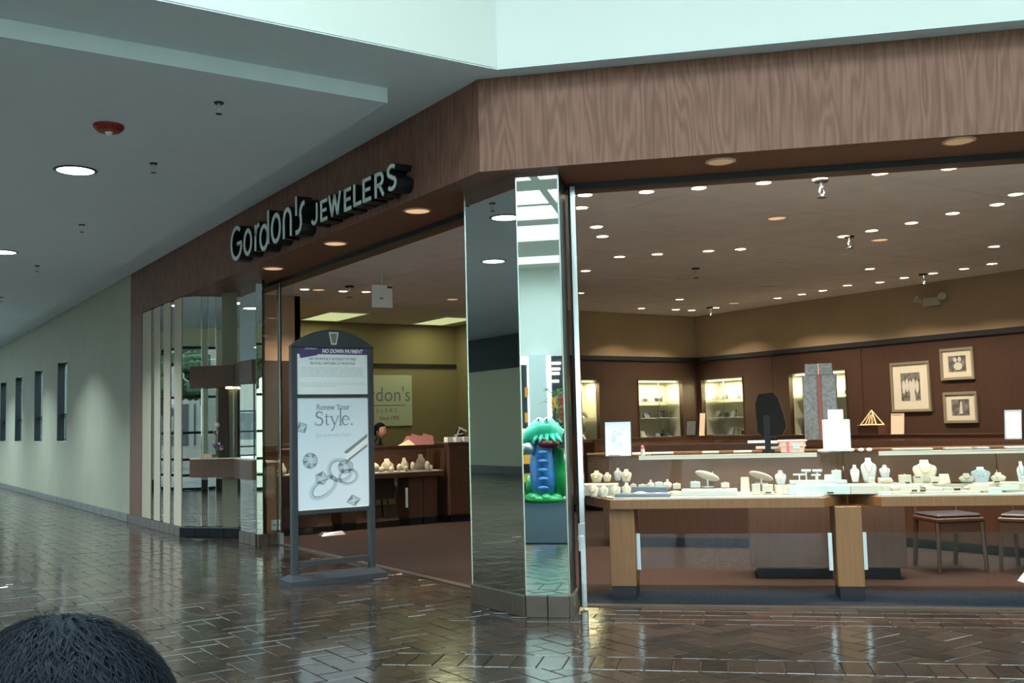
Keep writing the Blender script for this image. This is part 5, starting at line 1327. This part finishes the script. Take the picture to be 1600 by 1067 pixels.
# ================================================================== CEILING LIGHTS
def downlight(loc, r, lab_, group, lit='lamp_warm', ring='white_plastic', spot=None, col=WARM, ring_m=None, cone=1.9):
    t = thing('recessed_downlight', lab_, 'ceiling light', loc, 0, group)
    g = G(); g.lathe([(r * 1.14, -.004), (r * 1.14, .0), (r, 0), (r * .97, -.008)], 20, cap=False); g.lathe([(r * 1.14, -.004), (r * .98, -.010)], 20, cap=False); g.build('trim_ring', ring, t)
    G().lathe([(r * .98, -.004), (r * .98, -.002)], 20).build('lamp', lit, t)
    if spot: light('lamp_light', 'AREA', (0, 0, -.006), spot * .30, col, (0, 0, 0), t, shape='DISK', size=r * 1.9, spread=cone)
    return t
L = [(914,303,1),(908,323,1),(932,353,1),(941,368,1),(968,400,1),(1010,298,1),(1027,396,1),(1092,292,1),(1107,391,1),(1157,388,1),(1193,284,1),(1281,278,1),(1375,269,1),(1483,261,1),(1587,302,1),(1558,318,1),(1488,332,1),(1424,347,1),(1362,359,1),(1318,368,1),(1214,340,2),(1375,374,2),(1222,403,0),(1359,419,1),(1553,384,1),(1550,411,1),(1506,419,1),(1458,426,1),(1413,433,1),(1375,440,1),(1324,445,1),(1286,453,1),(1253,459,1),(1215,465,1),(1147,473,2),(1118,480,1),(1081,484,1),(1056,483,1),(1062,467,1),(1002,481,1),(1067,434,0),(915,422,1),(906,457,1),(1199,445,0),(476,451,1),(498,452,2),(536,454,1),(572,455,1),(607,458,1),(707,467,2)]
def near_desc(p):
    s = (p.x + p.y) / S2
    if s < 8.25: return 'in the front row above the front showcases'
    if p.x > 11.4 and p.y < 12.3: return 'in the row along the right wall'
    if p.y > 11.9: return 'in the back row'
    if 8.3 < p.x < 8.8 and p.y < 6.9: return 'in the row over the island showcase'
    return 'in the middle of the shop ceiling'
groups = {}
for x, y, s in L:
    p = onZ(x, y, 3.2); groups.setdefault(near_desc(p), []).append((x, y, s, p))
for k_, lst in groups.items():
    lst.sort()
    for i, (x, y, s, p) in enumerate(lst):
        lab_ = '%s warm recessed downlight from the left %s' % (ORD[i], k_)
        if s == 0: lab_ = '%s recessed downlight from the left %s, switched off' % (ORD[i], k_)
        if s == 2: lab_ = '%s recessed downlight from the left %s, dimly lit' % (ORD[i], k_)
        r = .062 if s == 1 else .085
        downlight((p.x, p.y, 3.199), r, lab_, 'downlights ' + k_, ['shop_ceiling', 'lamp_warm', 'lamp_dim'][s], 'shop_ceiling' if s == 0 else 'cream_leather', SHOP_SPOT if s == 1 else None)
# soffit lights
for i, (x, y) in enumerate([(427, 419), (524, 380), (652, 329)]):
    p = onZ(x, y, ZB); downlight((p.x, p.y, ZB), .105, '%s dim downlight from the left in the wooden soffit below the shop sign' % ORD[i], 'soffit downlights', 'lamp_dim', 'tan_block', 5, cone=1.6)
for i, (x, y) in enumerate([(1126, 252), (1498, 220)]):
    p = onZ(x, y, ZB); downlight((p.x, p.y, ZB), .095, '%s dim downlight in the soffit of the right shopfront' % ['left', 'right'][i], 'soffit downlights', 'lamp_faint', 'tan_block', None)
# mall downlights
ZT_ = 3.742
mp = [onZ(118, 266, ZT_), onZ(10, 394, ZT_)]
dy = mp[1].y - mp[0].y
for i in range(6):
    downlight((mp[0].x, mp[0].y + dy * i, ZT_), .165, '%s large bright downlight of the corridor ceiling, counted from the front' % ORD[i], 'large corridor downlights', 'lamp_cool', 'black_metal', MALL_LAMP, COOL, cone=2.0)
    downlight((mp[0].x - 3.2, mp[0].y + dy * i - .6, ZT_), .165, '%s large downlight of the far lane of the corridor ceiling, counted from the front' % ORD[i], 'far lane corridor downlights', 'lamp_cool', 'black_metal', MALL_LAMP, COOL, cone=2.0)
downlight((.2, 12.4, ZT_), .165, 'single large downlight between the lanes of the corridor ceiling, seen only mirrored', 'large corridor downlights', 'lamp_cool', 'black_metal', MALL_LAMP, COOL, cone=2.0)
# sprinklers
def sprinkler(loc, lab_, group, s=1.0, m_='black_metal'):
    t = thing('sprinkler', lab_, 'sprinkler', loc, 0, group)
    G().lathe([(.032 * s, -.012 * s), (.036 * s, -.003 * s), (.036 * s, 0)], 12).build('escutcheon', m_, t)
    g = G(); g.cyl(0, 0, -.04 * s, -.012 * s, .010 * s, 8); g.tube([(-.010 * s, 0, -.04 * s), (-.018 * s, 0, -.06 * s), (0, 0, -.085 * s)], .003 * s, 4); g.tube([(.010 * s, 0, -.04 * s), (.018 * s, 0, -.06 * s), (0, 0, -.085 * s)], .003 * s, 4); g.build('body', 'alu', t)
    G().lathe([(.024 * s, -.089 * s), (.024 * s, -.085 * s)], 12).build('deflector', m_, t)
for i, (x, y, s) in enumerate([(1283, 281, 1.6), (1327, 369, 1.4), (1087, 419, 1.4), (1109, 480, 1.6), (1442, 428, 1.6), (546, 447, 1.7)]):
    p = onZ(x, y, 3.2); sprinkler((p.x, p.y, 3.2), ['sprinkler hanging at the front row lamp near the right shopfront', 'sprinkler beside the lamp over the island showcase', 'sprinkler in the middle of the shop ceiling, left part', 'sprinkler near the back corner', 'sprinkler above the emergency light', 'sprinkler at the back row above the poster stand'][i], 'shop sprinklers', s)
for i, (x, y) in enumerate([(342, 160), (240, 255), (128, 351), (58, 415), (2, 464)]):
    p = onZ(x, y, ZT_); sprinkler((p.x, p.y, ZT_), '%s sprinkler of the corridor ceiling, counted from the front' % ORD[i], 'corridor sprinklers', 1.0)
p = onZ(170, 196, ZT_)
t = thing('smoke_detector', 'dark red round alarm with a clear dome on the corridor ceiling', 'alarm', (p.x, p.y, ZT_))
G().lathe([(.115, 0), (.115, -.02), (.085, -.05), (.04, -.055)][::-1], 20).build('base', 'red', t); G().lathe([(.002, -.085), (.02, -.078), (.03, -.055)], 12).build('dome', 'white_plastic', t)
p = onZ(85, 474, ZC)
t = thing('smoke_detector', 'small pale round detector on the ceiling beside the corridor wall', 'alarm', (min(p.x, 3.6), p.y, ZC)); G().lathe([(.03, -.06), (.07, -.05), (.09, -.015), (.09, 0)], 16).build('body', 'white_plastic', t)
G().cyl(0, 0, -.064, -.06, .012, 8).build('lens', 'alu', t)
for i, (x, y) in enumerate([(252, 306), (281, 310)]):
    p = onZ(x, y, ZT_); tag(G().lathe([(.05, -.002), (.05, 0)], 14).build('blank_cover', 'mall_ceiling', loc=(p.x, p.y, ZT_)), '%s round blank cover on the corridor ceiling above the shop sign' % ['left', 'right'][i], 'cover', 'blank covers')

# ================================================================== THINGS BEHIND THE CAMERA, SEEN IN THE MIRRORS
# point on the real floor / plane for a pixel seen through the column's front mirror (plane v = vm)
VMIR = 10.125 / S2
def mir(px, py, v):
    """real point at plane v (negative, behind the camera) for a pixel seen in the front mirror"""
    p = onV(px, py, 2 * VMIR - v); u, vv = uv(p); q = D(u, 2 * VMIR - vv, p.z); return q
def mirZ(px, py, z):
    p = onZ(px, py, z); u, vv = uv(p); return D(u, 2 * VMIR - vv, z)
# grey floor mat
a, b = mirZ(850, 785, 0), mirZ(850, 850, 0)
ua, va = uv(a); ub, vb = uv(b)
tag(G().prism([tuple(D(ua - 2.6, va - .6)[:2]), tuple(D(ua + 2.6, va - .6)[:2]), tuple(D(ub + 1.2, vb)[:2]), tuple(D(ub - 1.2, vb)[:2])], .004, .012).build('floor_mat', 'mat_grey'), 'large blue grey mat under the rides, seen in the mirror', 'mat')
# ride
rp = mirZ(852, 783, .02); ur, vr = uv(rp)
rd = thing('kiddie_ride', 'glossy green and blue coin-operated animal ride reflected in the column mirror', 'ride', (rp.x, rp.y, .013), DIAG + PI)
# local: +x = left in mirror view ... built symmetric enough
g = G()
for i in range(7):
    a = 2 * PI * i / 7; g.ball((math.cos(a) * .24, math.sin(a) * .2, .08), .11, 10, 6, (1, 1, .7))
g.lathe([(.34, .0), (.36, .06), (.3, .12)], 18, sy=.85); g.build('base', 'green', rd, smooth=True)
G().lathe([(.22, .10), (.26, .3), (.27, .7), (.24, .98), (.15, 1.08)], 18, sx=.95, sy=.8).build('body', 'blue', rd, smooth=True)
g = G(); g.tube([(-.27, -.05, .1), (-.3, -.08, .5), (-.26, -.1, .85), (-.12, -.14, 1.12)], [.09, .11, .10, .12], 12); g.build('front_leg', 'green', rd, smooth=True)
g = G(); g.tube([(.27, .1, .1), (.27, .1, .45)], [.1, .08], 12); g.build('hind_leg', 'green', rd, smooth=True)
g = G(); g.tube([(-.28, .05, 1.0), (-.24, 0, 1.14), (-.10, -.06, 1.27), (.08, -.12, 1.25), (.22, -.18, 1.13), (.30, -.22, 1.0)], [.09, .15, .18, .17, .13, .06], 14); g.build('head', 'teal', rd, smooth=True)
for ex in (-.10, .04):
    ey = G().ball((ex, -.18, 1.40), .055, 10, 7).build('eye', 'paper', rd, smooth=True); G().ball((ex, -.225, 1.41), .02, 8, 5).build('pupil', 'black', ey)
g = G()
for i in range(6): g.ball((-.22 + i * .07, .10 - i * .02, 1.30 + .04 * math.sin(i)), .05, 8, 5, (1, 1, 1.2))
g.build('crest', 'green', rd, smooth=True)
g = G()
for i in range(5): g.ball((-.02, -.27, .25 + i * .15), .045, 8, 5, (2.2, .5, .8))
g.build('belly_band', 'blue', rd, smooth=True)
g = G()
for i in range(5): a = -.9 + i * .42; g.tube([(math.sin(a) * .22 - .08, -.22, 1.14), (math.sin(a) * .34 - .10, -.32, 1.02)], [.05, .018], 7)
g.build('claws', 'teal', rd, smooth=True)
g = G(); g.ball((-.12, -.2, 1.0), .15, 10, 7, (1.3, .8, .5)); g.build('jaw', 'red', rd, smooth=True)
g = G(); g.ball((.24, -.2, .93), .12, 12, 8); e = g.build('knob', 'alu', rd, smooth=True)
# second ride striped
rp2 = mirZ(820, 775, .02)
r2 = thing('kiddie_ride', 'orange and black striped ride reflected behind the green one', 'ride', (rp2.x, rp2.y, .013), DIAG)
for i in range(5): G().lathe([(.22 - .01 * abs(i - 2), .1 + i * .17), (.22 - .01 * abs(i - 2), .265 + i * .17)], 16).build('stripe', 'orange' if i % 2 else 'black', r2)
G().lathe([(.26, 0), (.26, .1)], 16).build('base', 'green', r2); G().ball((0, 0, 1.08), .18, 12, 8).build('head', 'orange', r2, smooth=True)
# capsule machines
for i, (dx, dv, m1) in enumerate([(.62, -.2, 'red'), (.95, -.1, 'blue'), (1.28, -.25, 'pink')]):
    q = D(ur - dx, vr + dv); t = thing('capsule_machine', '%s capsule vending machine beside the rides, reflected in the mirror' % ['red', 'blue', 'pink'][i], 'vending machine', (q.x, q.y, .013), DIAG, 'capsule machines')
    G().box(-.13, .13, -.13, .13, 0, .6).build('cabinet', m1, t, bevel=.01); G().lathe([(.10, .6), (.15, .7), (.15, .85), (.08, .95)], 14).build('globe', 'glassy', t, smooth=True); G().lathe([(.09, .95), (.09, 1.0), (.03, 1.04)], 12).build('lid', m1, t)
# far court: storefronts along the wall v = VW
VW = uv((-24, -8))[1]
def court(px0, px1, py0, py1, name, m_, label, cat, dv=.0, th=.3, group=None):
    a = mir(px0, py0, VW + dv); b = mir(px1, py1, VW + dv)
    u0, u1 = sorted((uv(a)[0], uv(b)[0])); z0, z1 = sorted((a.z, b.z)); z0 = max(z0, 0)
    c = D((u0 + u1) / 2, VW + dv + th / 2 - .0)
    o = G().box(-(u1 - u0) / 2, (u1 - u0) / 2, -th / 2, th / 2, 0, z1 - z0).build(name, m_, loc=(c.x, c.y, z0), rotz=DIAG)
    return tag(o, label, cat, group)
court(828, 860, 556, 708, 'pilaster', 'alu', 'broad pale grey pilaster between two far shops, reflected in the mirror', 'pilaster', .02, .4)
court(812, 827, 570, 708, 'shop_window', 'dark_panel', 'dark shop window with orange posters left of the grey pilaster, in the mirror', 'shop window', .01, .1)
court(861, 900, 556, 708, 'shop_window', 'dark_panel', 'dark shop window with ceiling lights right of the grey pilaster, in the mirror', 'shop window', .01, .1)
court(820, 826, 605, 620, 'poster', 'orange', 'upper orange poster in the far shop window', 'poster', .13, .02, 'orange posters')
court(820, 826, 645, 660, 'poster', 'orange', 'lower orange poster in the far shop window', 'poster', .13, .02, 'orange posters')
for i, y in enumerate((566, 575, 582, 594)):
    court(862, 876 - i, y, y + 3, 'strip_light', 'shopfront_light', '%s strip light of the far shop, counted from the top' % ORD[i], 'light', .13, .02, 'strip lights of the far shop')
court(862, 872, 620, 645, 'stock_stack', 'orange', 'orange stack of goods in the far shop window', 'goods', .13, .06)
court(872, 882, 612, 660, 'stock_stack', 'red', 'red stack of goods in the far shop window', 'goods', .13, .06)
# a leafy plant near the far shop
q = mir(868, 640, VW + 2.5); tp = thing('potted_plant', 'tall potted plant in the court, reflected in the mirror', 'plant', (q.x, q.y, 0))
G().lathe([(.22, 0), (.3, .5), (.28, .5)], 14).build('pot', 'base_tile', tp); G().cyl(0, 0, .4, 1.9, .03, 6).build('stem', 'dark_oak', tp)
g = G(); rr = random.Random(4)
for i in range(60):
    a = rr.uniform(0, 6.28); z = rr.uniform(1.2, 2.6); r = rr.uniform(.2, .7); g.add([(0, 0, z - .2), (math.cos(a) * r * .6 - .05, math.sin(a) * r * .6, z), (math.cos(a) * r, math.sin(a) * r, z - .1), (math.cos(a) * r * .6 + .05, math.sin(a) * r * .6, z)], [(0, 1, 2, 3)])
g.build('leaves', 'leaf', tp)

# ================================================================== PEOPLE
def skin_body(name, verts, edges, radii, m_, parent, sub=2, root=0):
    me = bpy.data.meshes.new(name); me.from_pydata(verts, edges, []); o = bpy.data.objects.new(name, me); COL.objects.link(o)
    md = o.modifiers.new('s', 'SKIN'); md.use_smooth_shade = True; me.skin_vertices or None
    bm = bmesh.new(); bm.from_mesh(me); ly = bm.verts.layers.skin.verify()
    for v, r in zip(bm.verts, radii): v[ly].radius = (r, r) if not isinstance(r, tuple) else r; v[ly].use_root = (v.index == root)
    bm.to_mesh(me); bm.free()
    s_ = o.modifiers.new('sub', 'SUBSURF'); s_.levels = sub; s_.render_levels = sub
    bpy.context.view_layer.update()
    m2 = bpy.data.meshes.new_from_object(o.evaluated_get(bpy.context.evaluated_depsgraph_get())); bpy.data.objects.remove(o)
    for p in m2.polygons: p.use_smooth = True
    m2.materials.clear(); m2.materials.append(M[m_]) if isinstance(m_, str) else [m2.materials.append(M[k]) for k in m_]
    o = bpy.data.objects.new(name, m2); COL.objects.link(o); o.parent = parent
    return o
def head_mesh(s):
    """head with face looking along -y; crown at z = 1*s*1.25 roughly; origin at chin level"""
    g = G(); n = 24; m_ = 18; vs = []; fs = []
    for j in range(m_ + 1):
        t_ = j / m_; z = -math.cos(PI * t_); r = max(1e-3, math.sin(PI * t_))
        for i in range(n):
            a = 2 * PI * i / n; cx = math.cos(a); cy = math.sin(a)
            x = cx * r * .078; y = cy * r * .098; zz = z * .115
            if z < 0: x *= 1 - .28 * (-z); y = y * (1 - .18 * -z) - (.012 * -z)
            f = max(0, -cy)
            if f > .8:
                dx = abs(cx)
                y -= .018 * math.exp(-((zz + .022) / .018) ** 2) * math.exp(-(dx / .12) ** 2)      # nose
                y -= .006 * math.exp(-((zz + .055) / .008) ** 2) * math.exp(-(dx / .22) ** 2)      # lips
                y -= .006 * math.exp(-((zz + .09) / .015) ** 2) * math.exp(-(dx / .3) ** 2)        # chin
                y += .008 * math.exp(-((zz - .005) / .012) ** 2) * math.exp(-((dx - .38) / .14) ** 2)  # eye sockets
            vs.append((x * s, y * s, (zz + .115) * s))
    for j in range(m_):
        for i in range(n): a, b = j * n + i, j * n + (i + 1) % n; fs.append((a, b, b + n, a + n))
    return g.add(vs, fs)
def person(label, loc, rz, scale, head_tilt, pose, hairlen, shirt, name='person'):
    t = thing(name, label, 'person', loc, rz)
    return t
def add_head(t, hz, s, hy=0, strands=0, hair_back=1.0, seed=1, hairline=.35):
    h = head_mesh(s); h.v = [(x, y + hy, z + hz) for x, y, z in h.v]
    for sx_ in (-1, 1): h.ball((sx_ * .079 * s, hy + .008 * s, hz + .108 * s), .024 * s, 10, 7, (.35, .75, 1.25))
    ho = h.build('head', 'skin', t, smooth=True)
    for sx_ in (-1, 1):
        G().ball((sx_ * .031 * s, hy - .082 * s, hz + .122 * s), .0125 * s, 10, 7).build('eye', 'paper', ho, smooth=True)
        G().ball((sx_ * .031 * s, hy - .0915 * s, hz + .122 * s), .0055 * s, 8, 6).build('iris', 'black', ho)
        g = G(); g.tube([(sx_ * .016 * s, hy - .096 * s, hz + .142 * s), (sx_ * .032 * s, hy - .095 * s, hz + .148 * s), (sx_ * .05 * s, hy - .084 * s, hz + .142 * s)], .0028 * s, 5); g.build('eyebrow', 'hair', ho)
    g = G(); g.tube([(-.022 * s, hy - .099 * s, hz + .058 * s), (0, hy - .104 * s, hz + .060 * s), (.022 * s, hy - .099 * s, hz + .058 * s)], .0035 * s, 6); g.build('mouth', 'ribbon', ho)
    # hair cap
    rr = random.Random(seed); n = 32; m_ = 16; vs = []; fs = []
    for j in range(m_ + 1):
        for i in range(n):
            a = 2 * PI * i / n; cy = math.sin(a)
            low = -.15 - .45 * max(0, cy) * hair_back if cy > -.2 else hairline + .2 * (-cy)
            low = min(.75, low); t0 = math.acos(max(-1, min(1, low))); t_ = t0 * j / m_
            z = math.cos(t_); r = math.sin(t_); k_ = 1.10 + .025 * math.sin(5 * a + 3 * j) + rr.uniform(-.008, .008)
            if j >= m_ - 1: k_ = 1.02
            vs.append((math.cos(a) * r * .079 * s * k_, hy + .002 * s + cy * r * .099 * s * k_, hz + (.115 + z * .118 * (k_ * .985)) * s))
    for j in range(m_):
        for i in range(n): a, b = j * n + i, j * n + (i + 1) % n; fs.append((a, a + n, b + n, b))
    hr = G().add(vs, fs).build('hair', 'hair', t, smooth=True)
    if strands:
        V = []; F = []
        for k in range(strands):
            a = rr.uniform(0, 2 * PI); cy = math.sin(a); low = -.15 - .45 * max(0, cy) * hair_back if cy > -.2 else hairline + .2 * (-cy); t1 = math.acos(max(-1, min(1, min(.75, low))))
            tt = .10 + t1 * math.sqrt(rr.random()) * .88; dt = rr.uniform(.18, .34); tw = rr.uniform(-.22, .22); lift = rr.uniform(1.10, 1.125); w_ = rr.uniform(.0006, .0011) * s
            prev = None
            for q in range(5):
                f = q / 4; T = tt + dt * f; A = a + tw * f * (1 + .5 * f); kk = lift + .03 * math.sin(PI * f) + (.012 * f)
                r = math.sin(T)
                p = Vector((math.cos(A) * r * .079 * kk, .002 + math.sin(A) * r * .099 * kk, .115 + math.cos(T) * .118 * kk * .985)) * s + Vector((0, hy, hz))
                side = Vector((-math.sin(A), math.cos(A), 0)) * (w_ * (1 - .8 * f)); V += [tuple(p - side), tuple(p + side)]
                if q: b_ = len(V) - 4; F.append((b_, b_ + 1, b_ + 3, b_ + 2))
        me = bpy.data.meshes.new('hair_strands'); me.from_pydata(V, [], F); me.materials.append(M['hair']); o = bpy.data.objects.new('hair_strands', me); COL.objects.link(o); o.parent = hr; o['kind'] = 'stuff'
    return ho
# child in the foreground, standing; only the top of the head is in the picture
boy_c = CP + ray(92, 1067) * (.97 / 1.0)
crown = 1.168
bt = thing('person', 'child with short black hair in the foreground at the bottom left, only the crown showing', 'person', (boy_c.x, boy_c.y, 0), math.radians(-124))
s = 1.07; hz = crown - .235 * s
add_head(bt, hz, s, 0, 9000, 1.0, 2, .42)
bv = [(0, .02, .56), (0, .02, .68), (0, .03, .82), (0, .03, .90), (0, .02, .96), (0, .0, 1.03),
      (.07, .02, .54), (.075, .02, .30), (.075, .03, .06), (.078, -.07, .035), (-.07, .02, .54), (-.075, .02, .30), (-.075, .03, .06), (-.078, -.07, .035),
      (.11, .03, .885), (.155, .03, .74), (.165, -.02, .58), (.165, -.03, .53), (-.11, .03, .885), (-.155, .03, .74), (-.165, -.02, .58), (-.165, -.03, .53)]
be = [(0, 1), (1, 2), (2, 3), (3, 4), (4, 5), (0, 6), (6, 7), (7, 8), (8, 9), (0, 10), (10, 11), (11, 12), (12, 13), (3, 14), (14, 15), (15, 16), (16, 17), (3, 18), (18, 19), (19, 20), (20, 21)]
br = [.085, .08, .09, .07, .04, .038, .07, .048, .032, .028, .07, .048, .032, .028, .045, .034, .026, .024, .045, .034, .026, .024]
skin_body('body', bv, be, br, 'shirt', bt)
for sx_ in (-1, 1):
    g = G()
    for k, (ox, L_) in enumerate([(-.018, .042), (-.006, .048), (.006, .046), (.018, .036)]): g.tube([(sx_ * .165, -.03 + ox, .52), (sx_ * .167, -.034 + ox * 1.1, .49), (sx_ * .160, -.038 + ox * 1.1, .49 - L_)], [.0075, .007, .005], 6)
    g.tube([(sx_ * .160, -.05, .52), (sx_ * .150, -.068, .50), (sx_ * .146, -.072, .475)], [.009, .008, .006], 6); g.ball((sx_ * .165, -.034, .515), .024, 10, 6, (.5, 1, 1.1))
    g.build('hand', 'skin', bt, smooth=True)
# shopkeeper seated behind the far counter
kp = onY(592, 664, 13.95)
kt = thing('person', 'dark haired shopkeeper seated behind the far showcase, only head and shoulders showing', 'person', (kp.x, 13.95, 0), math.radians(35))
hz2 = 1.19
add_head(kt, hz2, 1.0, -.02, 0, 1.2, 5, .38)
kv = [(0, .05, .50), (0, .06, .70), (0, .05, .92), (0, .04, 1.02), (0, .02, 1.12), (0, 0, 1.22), (.1, .0, .50), (.12, -.38, .50), (.12, -.40, .08), (.12, -.50, .04), (-.1, .0, .50), (-.12, -.38, .50), (-.12, -.40, .08), (-.12, -.50, .04),
      (.17, .04, 1.01), (.24, .02, .76), (.16, -.24, .78), (.12, -.32, .80), (-.17, .04, 1.01), (-.24, .02, .76), (-.16, -.24, .78), (-.12, -.32, .80)]
kr = [.13, .12, .14, .11, .06, .05, .10, .07, .045, .04, .10, .07, .045, .04, .065, .05, .036, .03, .065, .05, .036, .03]
skin_body('body', kv, be, kr, 'black', kt)
for sx_ in (-1, 1):
    g = G()
    for k, ox in enumerate((-.024, -.008, .008, .024)): g.tube([(sx_ * .12 + ox, -.34, .80), (sx_ * .115 + ox, -.385, .80), (sx_ * .11 + ox, -.42 - .006 * (k % 2), .785)], [.009, .008, .006], 6)
    g.tube([(sx_ * .09, -.34, .80), (sx_ * .065, -.37, .80), (sx_ * .06, -.395, .795)], [.011, .009, .007], 6); g.ball((sx_ * .12, -.34, .80), .032, 10, 6, (1.1, 1, .5))
    g.build('hand', 'skin', kt, smooth=True)
stl = thing('stool', 'plain dark stool under the seated shopkeeper', 'stool', (kp.x, 14.0, 0), 0)
G().lathe([(.17, .37), (.18, .39), (.18, .41), (.17, .42)], 18).build('seat', 'charcoal', stl)
for i in range(4): a = PI / 4 + i * PI / 2; G().tube([(math.cos(a) * .12, math.sin(a) * .12, .37), (math.cos(a) * .19, math.sin(a) * .19, .005)], .014, 6).build('leg', 'black_metal', stl)
